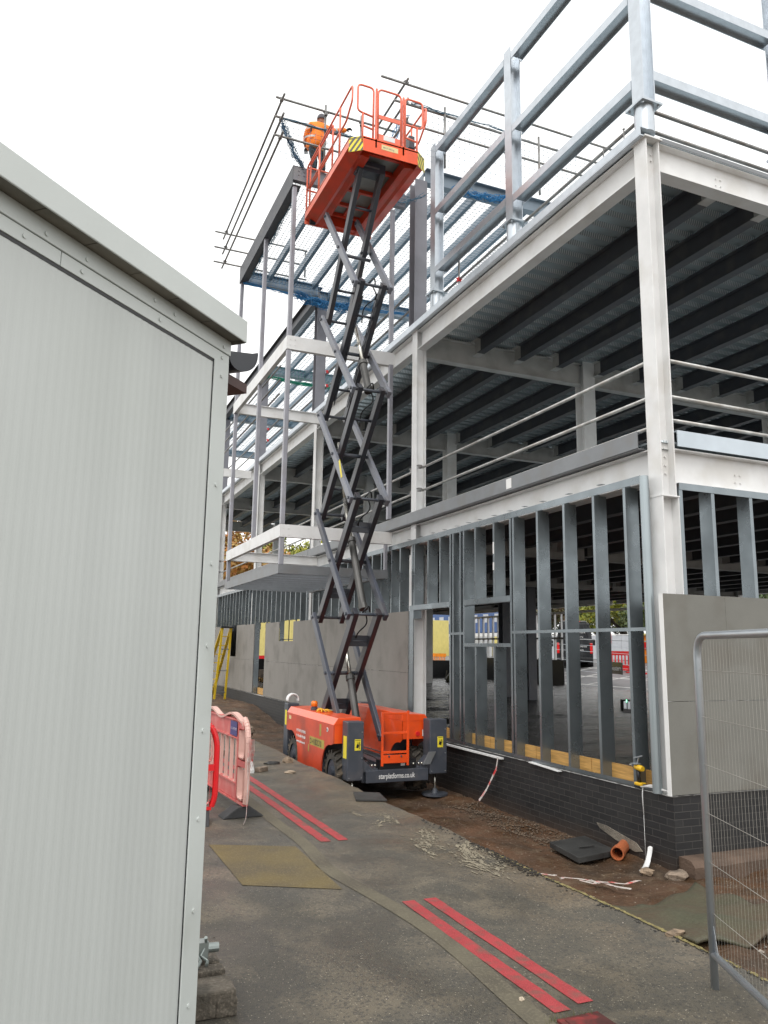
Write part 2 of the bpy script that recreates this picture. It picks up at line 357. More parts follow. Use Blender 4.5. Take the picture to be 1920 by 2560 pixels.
def leaf_mat(name, a, b_):
    m = bpy.data.materials.new(name); m.use_nodes = True; n = m.node_tree; b = n.nodes['Principled BSDF']; b.inputs['Roughness'].default_value = .6
    oi = n.nodes.new('ShaderNodeNewGeometry'); mx = n.nodes.new('ShaderNodeMix'); mx.data_type = 'RGBA'
    mx.inputs[6].default_value = (*a, 1); mx.inputs[7].default_value = (*b_, 1)
    n.links.new(oi.outputs['Random Per Island'], mx.inputs[0]); n.links.new(mx.outputs[2], b.inputs['Base Color'])
    b.inputs['Subsurface Weight'].default_value = 0
    return m
M['leaf_y'] = leaf_mat('yellow_green_leaf', (.32,.30,.03), (.12,.16,.02))
M['leaf_g'] = leaf_mat('dark_green_leaf', (.04,.075,.02), (.09,.11,.03))
M['leaf_o2'] = leaf_mat('rusty_leaf', (.10,.055,.03), (.07,.08,.02))
M['leaf_o'] = leaf_mat('autumn_leaf', (.42,.15,.03), (.30,.22,.06))

def textmesh(txt, size, M4, mat_, name, parent, ext=.001, align='LEFT', sx=1):
    cu = bpy.data.curves.new('t', 'FONT'); cu.body = txt; cu.size = size; cu.extrude = ext; cu.align_x = align; cu.offset = size*.012
    o = bpy.data.objects.new('t', cu); COL.objects.link(o)
    bpy.context.view_layer.update()
    me = bpy.data.meshes.new_from_object(o.evaluated_get(bpy.context.evaluated_depsgraph_get()))
    bpy.data.objects.remove(o)
    me.transform(M4 @ Matrix.Diagonal((sx,1,1,1))); me.materials.clear(); me.materials.append(mat_); me.name = name
    q = bpy.data.objects.new(name, me); COL.objects.link(q)
    if parent: q.parent = parent; q.matrix_parent_inverse = Matrix.Translation(-parent.location)
    return q
# text facing -Y (reads along +X) and facing -X (reads along -Y)
def faceY(x, y, z): return Matrix.Translation((x,y,z)) @ Matrix.Rotation(R(90), 4, 'X')
def faceX(x, y, z): return Matrix.Translation((x,y,z)) @ Matrix.Rotation(R(-90), 4, 'Z') @ Matrix.Rotation(R(90), 4, 'X')

# =====================================================================
# GROUND
# =====================================================================
def earth_h(x, y):
    base = -.5
    t = min(1, max(0, (-y-.2)/2.6)); t = t*t*(3-2*t)
    h = base+.40*t
    if x > 0: h = min(h, -.30)+.0 if y > -1 else h
    t2 = min(1, max(0, (y-13.5)/5)); h += .42*t2*t2*(3-2*t2)
    h += .03*math.sin(3.1*x+1.3*y)*math.sin(2.3*y-x)+.018*math.sin(9*x+4*y)
    d = max(0, -1.9-x)
    return min(h+.12*d, -.03)
def build_ground():
    b = MB(); b.add([(-400,-400,-.75),(400,-400,-.75),(400,400,-.75),(-400,400,-.75)], [(0,1,2,3)])
    tag(b.build('ground', M['gravel']), kind='structure')
    # tarmac with a broken edge towards the trench
    b = MB(); n = 420; ys = [-12+i*(72/n) for i in range(n+1)]
    ex = [-2.42+.018*random.uniform(-1,1)+.015*math.sin(y*2.1) for y in ys]
    vs = []; fs = []
    for i, y in enumerate(ys):
        vs += [(-60,y,0),(ex[i],y,0),(ex[i]+.035,y,-.06),(ex[i]+.02,y,-.66)]
    for i in range(n):
        for k in range(3): fs.append((4*i+k,4*i+k+1,4*i+4+k+1,4*i+4+k))
    b.add(vs, fs); tag(b.build('tarmac', M['asphalt']), kind='structure')
    # earth trench along the wall
    b = MB(); nx, ny = 44, 380; x0, x1, y0, y1 = -2.5, 5.5, -9, 32
    for j in range(ny+1):
        for i in range(nx+1):
            x = x0+(x1-x0)*(i/nx)**1.25; y = y0+(y1-y0)*(j/ny)
            b.v.append((x, y, earth_h(x, y)+random.uniform(-.01,.01)))
    for j in range(ny):
        for i in range(nx):
            a = j*(nx+1)+i; b.f.append((a,a+1,a+nx+2,a+nx+1))
    o = b.build('earth', M['earth'], smooth=True); tag(o, kind='structure')
    # concrete drainage channel
    b = MB(); pts = []
    ny = 120
    for j in range(ny+1):
        y = -6+j*(36/ny)
        cx = -3.9+.10*math.exp(-((y+2.2)/.9)**2)-.06*math.exp(-((y+.4)/.5)**2)+.008*math.sin(y*3)
        pts.append((cx-.065, cx+.065, y))
    vs = []; fs = []
    for a, c, y in pts: vs += [(a,y,.004),(c,y,.004)]
    for j in range(ny): fs.append((2*j,2*j+1,2*j+3,2*j+2))
    b.add(vs, fs); tag(b.build('drainage_channel', M['strip']), kind='structure')
    b = MB(); b.add([(-4.71,.69,.004),(-4.0,.37,.004),(-4.04,-.95,.004),(-4.70,-.60,.004)], [(3,2,1,0)])
    tag(b.build('sandy_patch', M['sandy']), kind='structure')
    # double red lines, in two runs
    def line(x, y0, y1, w=.095):
        q = MB(); n = int((y1-y0)/.12)
        vs = []; fs = []
        for i in range(n+1):
            y = y0+(y1-y0)*i/n
            vs += [(x-w/2+random.uniform(-.003,.003), y, .0045), (x+w/2+random.uniform(-.003,.003), y, .0045)]
        for i in range(n): fs.append((2*i,2*i+1,2*i+3,2*i+2))
        q.add(vs, fs); tag(q.build('painted_line', M['redpaint']), kind='structure')
    for x in (-3.70, -3.53): line(x, -3.17 if x < -3.6 else -3.13, -1.36); line(x+.01, .44, 12)
    # red surface patch of rubbed mortar stains
    b = MB()
    kk = 0
    for (cx, cy, L, W, a, nn) in ((-2.75,1.2,.5,.05,80,90),(-2.95,.95,.35,.04,60,50),(-2.7,.35,.45,.06,75,120),(-2.85,.05,.4,.05,100,80),(-2.65,-.35,.35,.05,70,120),(-2.95,-.1,.5,.035,85,80),(-2.75,-.75,.4,.09,95,170),(-2.55,-.15,.3,.05,60,80),(-3.0,1.45,.25,.03,90,40),(-2.6,-.5,.6,.2,80,130)):
        for k in range(int(nn*1.5)):
            t = random.gauss(0,.33); x = cx+math.cos(R(a))*L*t+random.gauss(0,W*.7); y = cy+math.sin(R(a))*L*t+random.gauss(0,W*.7); kk += 1
            if x > -2.46: continue
            r = abs(random.gauss(0,.0055))+.0015; ph = random.random()*6; st = random.uniform(1.5,6); ca, sa = math.cos(R(a)), math.sin(R(a)); vs = []
            for q in range(8):
                u, v = r*st*math.cos(6.283*q/8+ph)*random.uniform(.4,1.1), r*math.sin(6.283*q/8+ph)*random.uniform(.4,1.1); vs.append((x+u*ca-v*sa, y+u*sa+v*ca, .0046+kk*.000001))
            b.add(vs, [tuple(range(8))])
    tag(b.build('mortar_splashes', mat('pale_mortar', (.225,.195,.14), .8, var=.2, fine=.4)), kind='stuff', label='pale dried mortar splashes on the tarmac near its edge', cat='mortar')
    # mat lying over the earth
    b = MB(); cs = [(-2.40,-1.55),(-.55,-.30),(.5,-1.2),(-1.55,-2.35),(-2.42,-2.8)]
    nx = 30
    vs = []
    A, B_, C_, D_ = Vector((-2.40,-1.5)), Vector((-.35,-.62)), Vector((-1.15,-2.5)), Vector((-2.40,-2.75))
    for j in range(nx+1):
        for i in range(nx+1):
            u, v = i/nx, j/nx; p = (A*(1-u)+B_*u)*(1-v)+(D_*(1-u)+C_*u)*v
            vs.append((p.x+.02*math.sin(v*17), p.y+.02*math.sin(u*13), max(earth_h(p.x, p.y)+.03, -.13-.25*(p.x+2.4))+.02*math.sin(u*9+v*5)*math.sin(v*11)))
    fs = [(j*(nx+1)+i, j*(nx+1)+i+1, (j+1)*(nx+1)+i+1, (j+1)*(nx+1)+i) for j in range(nx) for i in range(nx)]
    b.add(vs, fs); o = b.build('ground_mat', M['tarp'], smooth=True)
    sm = o.modifiers.new('s', 'SOLIDIFY'); sm.thickness = .02
    tag(o, 'muddy green mat spread over the earth beside the tarmac edge', 'mat')
    # gravel by the fence and spoil along the wall foot
    def pebbles(name, n, area, rr, m, label, cat, zo=0):
        q = MB()
        for _ in range(n):
            x, y = area(); z = (earth_h(x, y) if x > -2.42 else 0)+zo; r = random.uniform(*rr)
            vs = []
            for (a, c, d) in ((1,0,0),(-1,0,0),(0,1,0),(0,-1,0),(0,0,1),(0,0,-1)):
                k = r*random.uniform(.5,1.1); vs.append((x+a*k, y+c*k, z+d*k*.6+r*.2))
            q.add(vs, [(0,2,4),(2,1,4),(1,3,4),(3,0,4),(2,0,5),(1,2,5),(3,1,5),(0,3,5)])
        tag(q.build(name, m), label, cat, kind='stuff')
    U = random.uniform
    pebbles('loose_gravel', 2600, lambda: (U(-1.9,1.4), U(-6,-1.9)), (.008,.035), mat('pale_gravel', (.36,.31,.26), .85, var=.4, vscale=30), 'pale loose gravel scattered behind the mesh fence', 'gravel')
    pebbles('spoil', 1500, lambda: (U(-.55,-.03)-abs(random.gauss(0,.12)), U(.9,3.9)), (.005,.024), mat('dark_spoil', (.15,.105,.07), .85, var=.4, vscale=30), 'brown stony spoil heaped along the foot of the brick wall', 'spoil', .01)
    pebbles('edge_crumbs', 700, lambda: (-2.42+random.gauss(0,.035), U(-5,1)), (.004,.018), mat('tar_crumbs', (.05,.047,.042), .85, var=.4, vscale=30), 'dark crumbs along the broken tarmac edge', 'crumbs')
    pebbles('soil_crumbs', 420, lambda: (-2.44+random.gauss(0,.05), random.gauss(-.75,.28)), (.005,.024), mat('dark_soil', (.035,.028,.02), .9, var=.4, vscale=30), 'dark soil clods scattered at the tarmac edge by the torn tape', 'soil')
    b = MB()
    for k in range(900):
        y = U(-6.5,-.4) if k % 3 else U(-2.8,-1.3); x = -2.432+random.gauss(0,.006)+.015*math.sin(y*2.1); r = U(.003,.011)
        b.add([(x-r,y-r*2,.0062),(x+r*.6,y-r,.0063),(x+r,y+r*2.2,.0062),(x-r*.7,y+r,.0063)], [(0,1,2,3)])
    tag(b.build('edge_residue', mat('yellow_residue', (.26,.215,.085), .8, var=.3, vscale=20)), 'yellowish residue crusted in a thin broken line along the tarmac edge', 'residue', kind='stuff')
    pebbles('scattered_grit', 500, lambda: (U(-5.2,-2.5), U(-4.5,8)), (.003,.009), mat('pale_grit', (.34,.30,.25), .85, var=.4, vscale=30), 'fine pale grit scattered over the wet tarmac', 'grit')
    # car park beyond the building
    b = MB(); vs = [(15.9,-30,.02),(25,-30,1.12),(160,-30,1.5),(15.9,150,.02),(25,150,1.12),(160,150,1.5)]
    b.add(vs, [(0,1,4,3),(1,2,5,4)]); tag(b.build('car_park_road', mat('grey_road', (.13,.13,.135), .5, var=.15)), kind='structure')
    b = MB()
    for x in (17.3, 19.5, 22.4):
        rz = lambda u: .026+(u-15.9)*.1209
        b.add([(x,10,rz(x)),(x+.14,10,rz(x+.14)),(x+.14,60,rz(x+.14)),(x,60,rz(x))], [(0,1,2,3)])
    for y in (24,26.6,29.2,31.8,34.4): b.add([(17.4,y,rz(17.4)),(22.4,y+.8,rz(22.4)),(22.4,y+.95,rz(22.4)),(17.4,y+.15,rz(17.4))], [(0,1,2,3)])
    tag(b.build('road_marking', mat('white_road_paint', (.6,.6,.58), .6)), kind='structure')
build_ground()

# =====================================================================
# BUILDING UNDER CONSTRUCTION
# =====================================================================
B = thing('steel_framed_building', 'white and grey steel frame building under construction above a dark brick plinth', 'building')
YG = [.13, 6.63, 12.95, 19.25, 25.6, 31.9]; XG = [.18, 4.2, 9.8, 15.2]
def P(mb, name, m, **k): return mb.build(name, m, B, **k)
def bolts(mb, pts, axis, r=.013, h=.018):
    for p in pts: mb.disc(p, r, h, axis, 6)
def frame():
    # columns
    for j, y in enumerate(YG):
        for i, x in enumerate(XG):
            b = MB(); w = .105 if i == 0 else .15
            if i == 0:
                b.isec('z', .0, 3.5, (x-.125, x+.125), (y-.12, y+.12), fl='first', tf=.016)
                b.isec('z', 3.5, 7.98, (x-w, x+w), (y-w, y+w), fl='first', tf=.016)
                b.box(x-.13, x+.13, y-.125, y+.125, 3.49, 3.505)
            else: b.isec('z', 3.95 if (i, j) in ((2,2),(3,3),(2,1),(1,1),(2,3),(1,2)) else .2, 7.98, (x-w, x+w), (y-w, y+w), fl='second' if i else 'first', tf=.016)
            if i == 0:
                b.box(x-w-.03, x+w+.03, y-w-.03, y+w+.03, 7.98, 8.0)
                if j == 0:
                    bolts(b, [(x-.02, y-.012, z) for z in (7.9,7.83,7.75,7.63)]+[(x+.05, y-.012, z) for z in (7.84,7.76)], 'y')
                    bolts(b, [(x-.03, y-.012, z) for z in (4.05,3.95,3.85,3.75)]+[(x+.04, y-.012, z) for z in (4.08,3.98,3.88,3.78)], 'y')
            P(b, 'column', M['white'])
    # edge beams along the long face and gable, at first floor and roof
    for j in range(5):
        ya, yb = YG[j]+.11, YG[j+1]-.11
        for (z0, z1) in ((3.68,4.075),(7.58,7.97)):
            b = MB().isec('y', ya, yb, (.085,.275), (z0,z1)); P(b, 'edge_beam', M['white'])
            b = MB().isec('y', ya, yb, (15.1,15.3), (z0,z1)); P(b, 'edge_beam', M['white'])
    for k in range(3):
        xa, xb = XG[k]+.12+(.03 if k else 0), XG[k+1]-.16
        for (z0, z1) in ((3.65,4.07),(7.58,7.97)):
            b = MB().isec('x', xa, xb, (.035,.225), (z0,z1))
            if k == 0: bolts(b, [(1.30+dx, .118, z0+.13+dz) for dx in (0,.08) for dz in (0,.09)], 'y', .012)
            P(b, 'gable_beam', M['white'])
    # primary beams across
    for j in range(1, 6):
        y = YG[j]
        for k in range(3):
            xa, xb = XG[k]+(.115 if k == 0 else .155), XG[k+1]-.155
            for (z0, z1) in ((3.62,4.06),(7.45,7.93)):
                b = MB().isec('x', xa, xb, (y-.09,y+.09), (z0,z1)); P(b, 'primary_beam', mat_white2)
    # secondary beams
    xs = [1.4,2.35,3.3,4.38,5.45,6.7,7.8,8.9,10.0,11.1,12.2,13.3,14.3]
    for x in xs:
        for (z0, z1) in ((3.74,4.06),(7.64,7.965)):
            for (ya, yb) in ((YG[0]+.11, YG[1]-.1),(YG[1]+.1, YG[2]-.1),(YG[2]+.1, YG[5])):
                if abs(x-4.38) < .1 and yb > 20: pass
                b = MB().isec('y', ya+.22, yb-.22, (x-.08,x+.08), (z0,z1), tf=.012, tw=.009)
                sb_ = P(b, 'secondary_beam', M['dbeam'])
                for (u0, u1) in ((ya,ya+.22),(yb-.22,yb)): MB().isec('y', u0, u1, (x-.08,x+.08), (z0,z1), tf=.012, tw=.009).build('painted_end', mat_white2, sb_)
mat_white2 = mat('white_beam_inner', (.50,.495,.48), .5, var=.08, dirt=(.34,.33,.31), dscale=3, damt=.5)
frame()
def deck(z, name, y0, y1, x0, x1):
    b = MB(); p = .30; n = int((y1-y0)/p); prof = []
    for i in range(n+1):
        y = y0+i*p
        prof += [(y, z-.02), (y+.12, z-.02), (y+.15, z+.055), (y+.27, z+.055)]
    prof.append((y1, z-.02))
    vs = []
    for (y, zz) in prof: vs += [(x0,y,zz),(x1,y,zz)]
    fs = [(2*i,2*i+1,2*i+3,2*i+2) for i in range(len(prof)-1)]
    b.add(vs, fs); o = P(b, name, M['deck'])
    b = MB().box(x0, x1, y0, y1, z+.06, z+.085); P(b, name+'_light_block', M['deck'])  # unseen sheet added above the decking to block light
deck(4.085, 'floor_deck', .1, 31.8, .1, 15.3)
deck(7.985, 'roof_deck', .1, 31.8, .1, 15.3)
def trims():
    b = MB()
    for j, (a, c) in enumerate(((.30,13.0),(13.02,31.9))):
        q = MB().box(-.015, .0, a, c, 4.10, 4.30).box(0.0, .06, a, c, 4.285, 4.30).box(0, .10, a, c, 4.088, 4.10)
        P(q, 'floor_edge_trim', M['trim'])
    q = MB().box(.31, 15.3, -.005, .01, 4.09, 4.28).box(.31, 15.3, .01, .05, 4.265, 4.28); P(q, 'floor_edge_trim', M['trimB'])
    q = MB().box(-.012, .0, .02, 31.9, 8.0, 8.11).box(0, .10, .02, 31.9, 8.095, 8.11).box(-.012, .085, .02, 31.9, 7.985, 7.998); P(q, 'roof_edge_trim', M['galv'])
    q = MB().box(.3, 15.3, .01, .022, 7.975, 8.03); P(q, 'roof_edge_trim', M['trim'])
    # site notice on trim
    q = MB().box(-.019, -.0155, 3.02, 3.16, 4.13, 4.28); P(q, 'paper_notice', M['whitep'])
    # shear studs by the corner
    for y in (.35,.75): q = MB().disc((.03,y,8.2), .008, .18).disc((.03,y,8.29), .016, .012); P(q, 'shear_stud', M['tube'])
trims()
# plinth
def plinth():
    q = MB().box(0, .215, 0, 31.9, -.95, .25); q.box(.215, 15.4, 0, .215, -.95, .25)
    # drain opening is bridged by a lintel stain
    P(q, 'brick_plinth', M['brick'])
    q = MB().box(-.012, .1, 0, 31.9, .2505, .258).box(-.012, 15.4, -.012, .1, .2585, .266); P(q, 'damp_proof_strip', mat('white_dpc', (.42,.42,.41), .5, dirt=(.06,.06,.06), dscale=9, damt=.9))
    q = MB().box(-.05, .03, 3.35, 5.75, .2, .225); P(q, 'white_sill_trim', M['whitep'])
    q = MB().bar((-.03,1.95,.235), (-.035,2.62,.262), .06, .012); P(q, 'white_sill_trim', M['whitep'])
    q = MB().box(.25, 15.4, .25, 31.9, .02, .20); o = P(q, 'floor_slab', M['concrete'])
    # concrete haunch along the gable foot
    q = MB()
    prof = [(-.22,-.62),(-.22,-.40),(-.17,-.345),(-.10,-.335),(.001,-.335),(.001,-.62)]
    vs = []; n = 40
    for i in range(n+1):
        x = .03+i*(15.3/n); k = 1+.12*math.sin(i*1.7)
        vs += [(x, a*(k if a < -.05 else 1)-.002, c) for a, c in prof]
    m_ = len(prof)
    fs = [(i*m_+k, i*m_+(k+1) % m_, (i+1)*m_+(k+1) % m_, (i+1)*m_+k) for i in range(n) for k in range(m_)]+[tuple(range(m_))]
    q.add(vs, fs); P(q, 'concrete_haunch', M['earthc'])
    q = MB().prism([(.50,-.40),(.62,-.43),(.95,-.37),(1.22,-.30),(1.28,-.25),(1.10,-.25),(.86,-.29),(.60,-.33)], 'x', -.010, -.0005); P(q, 'mortar_patch', M['concrete'])
plinth()
q = MB(); nx, ny = 110, 330
for j in range(ny+1):
    for i in range(nx+1):
        x = .27+i*(15.1/nx); y = .27+j*(31.4/ny)
        q.v.append((x, y, .225+.012*math.sin(x*1.7+y*3.3)+.008*math.sin(y*6.1-x*.8+math.sin(x*2.3))+.006*max(0,math.sin(y*2.1+x*.4+math.sin(x)))**6*4+random.uniform(-.004,.004)))
for j in range(ny):
    for i in range(nx): a = j*(nx+1)+i; q.f.append((a,a+1,a+nx+2,a+nx+1))
o = q.build('membrane_sheet', M['membrane'], smooth=True)
tag(o, 'wrinkled glossy black membrane covering the ground floor inside the frame', 'membrane')

# ---- metal stud infill, long face ----
def stud_x(y, z0, z1, x=-.0, name='stud', wide=.045, m=None, depth=.19):
    q = MB().box(x, x+.004, y, y+wide, z0, z1).box(x+.004, x+depth-.004, y, y+.003, z0, z1).box(x+depth-.004, x+depth, y, y+wide, z0, z1).box(x+.004,x+.012,y+wide-.003,y+wide,z0,z1)
    P(q, name, m or M['stud'])
def studs():
    X = -.0
    ys = [.56,1.14,1.76,2.38,3.0]
    for y in ys: stud_x(y, .275, 3.70, X)
    for y in (3.08,): stud_x(y, .275, 3.70, X)
    for y in (4.50,4.62,4.87,4.97): stud_x(y, .275, 3.71, X)
    for y in (3.55,4.12): stud_x(y, .275, 1.80, X); stud_x(y, 2.50, 3.70, X)
    for y in (5.35,5.82,6.40): stud_x(y, 2.52, 3.72, X)
    # left part above boarding
    y = 6.5; k = 0
    while y < 29:
        a = y+random.uniform(-.04,.04)
        stud_x(a, 2.30 if not (14.0 < a < 15.5 or 17.0 < a < 18.5 or 21 < a < 22) else 2.5, 3.76, X); y += .5 if y < 24 else .8; k += 1
    # tracks
    q = MB().box(X-.004, X, .3, 29, 3.68, 3.77).box(X, X+.104, .3, 29, 3.768, 3.772); P(q, 'wall_track', M['stud'])
    q = MB().box(X-.003, X, .3, 6.5, .268, .315).box(X, X+.1, .3, 6.5, .268, .272); P(q, 'wall_track', M['stud'])
    # small fixing clips over the track
    for y in (.95,1.6,2.2,2.65,3.05,3.5,3.95,4.3,4.7,5.15,5.6,6.1,6.6): P(MB().bar((-.006,y,3.79), (.02,y+.12,3.80), .06, .004), 'track_clip', M['stud'])
    # nogging and lintels
    q = MB().box(X-.005, X-.001, .28, 3.1, 1.985, 2.025); P(q, 'nogging', M['stud'])
    q = MB().box(X-.005, X-.001, 4.5, 5.0, 1.985, 2.025); P(q, 'nogging', M['stud'])
    q = MB().box(X-.006, X-.001, 3.1, 4.52, 2.46, 2.54).box(X, X+.1, 3.1, 4.5, 2.45, 2.46); P(q, 'lintel', M['stud'])
    q = MB().box(X-.006, X-.001, 3.1, 4.52, 1.795, 1.84).box(X, X+.1, 3.1, 4.5, 1.84, 1.848); P(q, 'sill_track', M['stud'])
    q = MB().box(X-.006, X-.001, 5.0, 6.6, 2.46, 2.54).box(X, X+.1, 5.0, 6.6, 2.45, 2.46); P(q, 'lintel', M['stud'])
    # corner galvanised box post
    q = MB().tube([(-.03,.20,.262),(-.03,.20,3.74)], .052, 20); P(q, 'corner_post', M['galvs'], smooth=False)
    q = MB().box(-.0,.1,.26,.30,.262,3.6); P(q, 'stud', M['stud'])
    # white paper strips stuck on a stud
    q = MB().box(-.0045,-.0012,3.556,3.592,2.95,3.07).box(-.0045,-.0012,3.556,3.592,3.2,3.38); P(q, 'paper_strip', M['whitep'])
    # galvanised corner angle + wide flat at jamb next to boards
    q = MB().box(-.008, -.004, 6.42, 6.62, .27, 2.45); P(q, 'jamb_plate', M['stud'])
    # kick boards of timber
    y = .35
    for L_ in (1.18,1.2,1.22,1.2,1.2):
        q = MB().box(.135, .165, y, y+L_-.012, .262, .445); P(q, 'kick_board', M['timber']); y += L_
studs()
def studs_gable():
    for x in (.30,.78,1.38,1.98,2.58,3.2,3.8,4.4,5.0):
        q = MB().box(x, x+.003, .012, .19, .27, 3.62).box(x, x+.05, .008, .012, .27, 3.62).box(x, x+.05, .19, .194, .27, 3.62); P(q, 'stud', M['stud'])
    q = MB().box(.3, 5.5, .0, .005, 3.58, 3.66).box(.3, 5.5, .004, .12, 3.655, 3.66); P(q, 'wall_track', M['stud'])
    rnd = [(.86, 1.235, 2.385), (2.06, 1.235, 2.385), (3.26,1.235,2.385)]
    xa = -.045
    for (xb, za, zb) in rnd: q = MB().box(xa, xb-.003, -.028, -.012, za, zb); P(q, 'cement_board', M['boardB']); xa = xb
    xa = -.045
    for xb in (1.45,2.65,3.85): q = MB().box(xa, xb-.003, -.028, -.012, .275, 1.23); P(q, 'cement_board', M['boardB']); xa = xb
    q = MB().box(-.052, -.0455, -.03, .03, .266, 2.383); P(q, 'white_corner_bead', M['whitep'])
studs_gable()
def boards():
    def bd(ya, yb, za, zb, dx=0): q = MB().box(-.022-dx, -.008-dx, ya+.002, yb-.002, za, zb); P(q, 'cement_board', M['board'])
    J = 1.31
    # upper row, windows and door cut out
    for a, c in ((6.62,7.9),(7.9,9.4),(9.4,10.6),(10.6,11.8),(11.8,12.9),(12.9,14.08)): bd(a, c, J+.004, 2.44, random.uniform(0,.003))
    bd(14.08, 15.52, J+.004, 1.91); bd(15.52, 17.07, J+.004, 2.46)
    bd(18.5, 19.9, J+.004, 2.47); bd(19.9, 21.1, J+.004, 2.48); bd(21.1, 22.0, J+.004, 1.39); bd(22.0, 23.2, J+.004, 2.48); bd(23.2,24.4,J+.004,2.48); bd(24.4,25.6,J+.004,2.48); bd(25.6,29,J+.004,2.48)
    for a, c in ((6.62,8.35),(8.35,10.75),(10.75,12.0),(12.0,14.4),(14.4,15.5),(15.5,17.07),(18.5,19.6),(19.6,22),(22,24.4),(24.4,29)): bd(a, c, .275, J, random.uniform(0,.003))
    q = MB().box(.0,.13,15.50,15.53,1.9,2.5); P(q, 'window_jamb', M['stud'])
    q = MB().box(.09,.11,14.9,14.93,1.9,2.5).box(.09,.11,14.1,15.5,1.95,1.97); P(q, 'window_bar', M['black'])
    # jambs of the door opening
    q = MB().box(.0, .16, 18.46, 18.49, .27, 2.48); P(q, 'door_jamb', M['stud'])
    q = MB().box(.0, .1, 17.08, 17.12, .27, 2.48); P(q, 'door_jamb', M['board'])
    q = MB().box(.135,.165,17.1,18.4,.262,.46); P(q, 'kick_board', M['timber'])
    # black liner panels inside, seen through the far window
    q = MB().box(.3,.32,20.4,24,.25,3.4); P(q, 'inner_black_lining', M['black'])
boards()
# ---- interior and far side ----
def far_side():
    for (x, y) in ((7.75,14.3),(7.86,15.95)):
        q = MB().isec('z', .2, 3.93, (x-.15,x+.15), (y-.15,y+.15)); P(q, 'inner_column', M['beam'])
    X = 15.35
    for k in range(34):
        y = 23.2+k*.5
        if y > 31.7 : break
        q = MB().box(X, X+.004, y, y+.05, 1.25, 3.5).box(X, X+.1, y, y+.003, 1.25, 3.5); P(q, 'far_stud', M['white'])
    for k in range(9):
        y = .8+k*.62; q = MB().box(X, X+.1, y, y+.05, 1.2, 3.5); P(q, 'far_stud', M['stud'])
    q = MB().box(X-.03, X-.01, 23.0, 31.9, .2, 1.34); P(q, 'black_wall_lining', M['black'])
    q = MB().box(X, X+.1, 23.0, 31.9, 2.28, 2.36); P(q, 'far_rail', M['black'])
    q = MB().box(X, X+.1, .3, 31.9, 3.42, 3.52); P(q, 'far_rail', M['whitep'])
    q = MB().box(X, X+.3, .2, 23, -.2, .2); P(q, 'far_plinth', M['brick'])
    # end wall at far Y
    for k in range(10):
        x = .9+k*1.5; q = MB().box(x, x+.05, 31.9, 32, .25, 3.5); P(q, 'far_stud', M['stud'])
    q = MB().box(.3,15.3,31.88,31.9,.2,1.15); P(q, 'black_wall_lining', M['black'])
far_side()
# ---- guard rails on the first floor (scaffold tube) ----
def tubes(name, label, runs, r=.024, group='scaffold tube guard rails', couplers=True):
    t = thing(name, label, 'guard rail', (0,0,0), group)
    for (p, q_) in runs: MB().tube([p, q_], r, 8).build('tube', M['tube'], t, smooth=True)
    return t
def coupler(t, p, m=None):
    x, y, z = p; q = MB().box(x-.035,x+.035,y-.03,y+.03,z-.035,z+.035); q.tube([(x-.06,y,z+.02),(x+.06,y,z+.02)], .011, 6); q.tube([(x,y-.05,z-.02),(x,y+.05,z+.02)], .013, 6)
    q.build('coupler', m or M['tube'], t)
def rails_l1():
    t = thing('guard_rail', 'grey scaffold tube guard rails along the first floor edge of the long side', 'guard rail', (0,0,0), 'scaffold tube guard rails')
    for z in (4.74, 5.19, 4.37):
        for j in range(4):
            MB().tube([(.20,YG[j]+.14,z),(.20,YG[j+1]-.14,z)], .024, 8).build('tube', M['tubew'], t, smooth=True)
            if z > 4.5: coupler(t, (.12,YG[j+1]-.17,z)); coupler(t, (.12,YG[j+1]+.17,z))
    t = thing('guard_rail', 'grey scaffold tube guard rails along the first floor edge right of the corner column', 'guard rail', (0,0,0), 'scaffold tube guard rails')
    for z in (4.74, 5.19, 4.45): MB().tube([(.32,.16,z),(4.0,.16,z)], .024, 8).build('tube', M['tubew'], t, smooth=True)
    coupler(t, (.33,.14,4.72)); coupler(t, (.33,.14,4.45)); coupler(t, (.33,.14,5.19))
M['tubew'] = mat('pale_tube', (.52,.52,.50), .4, .4, var=.2, vscale=6, dirt=(.3,.26,.22), dscale=5, damt=.5)
rails_l1()
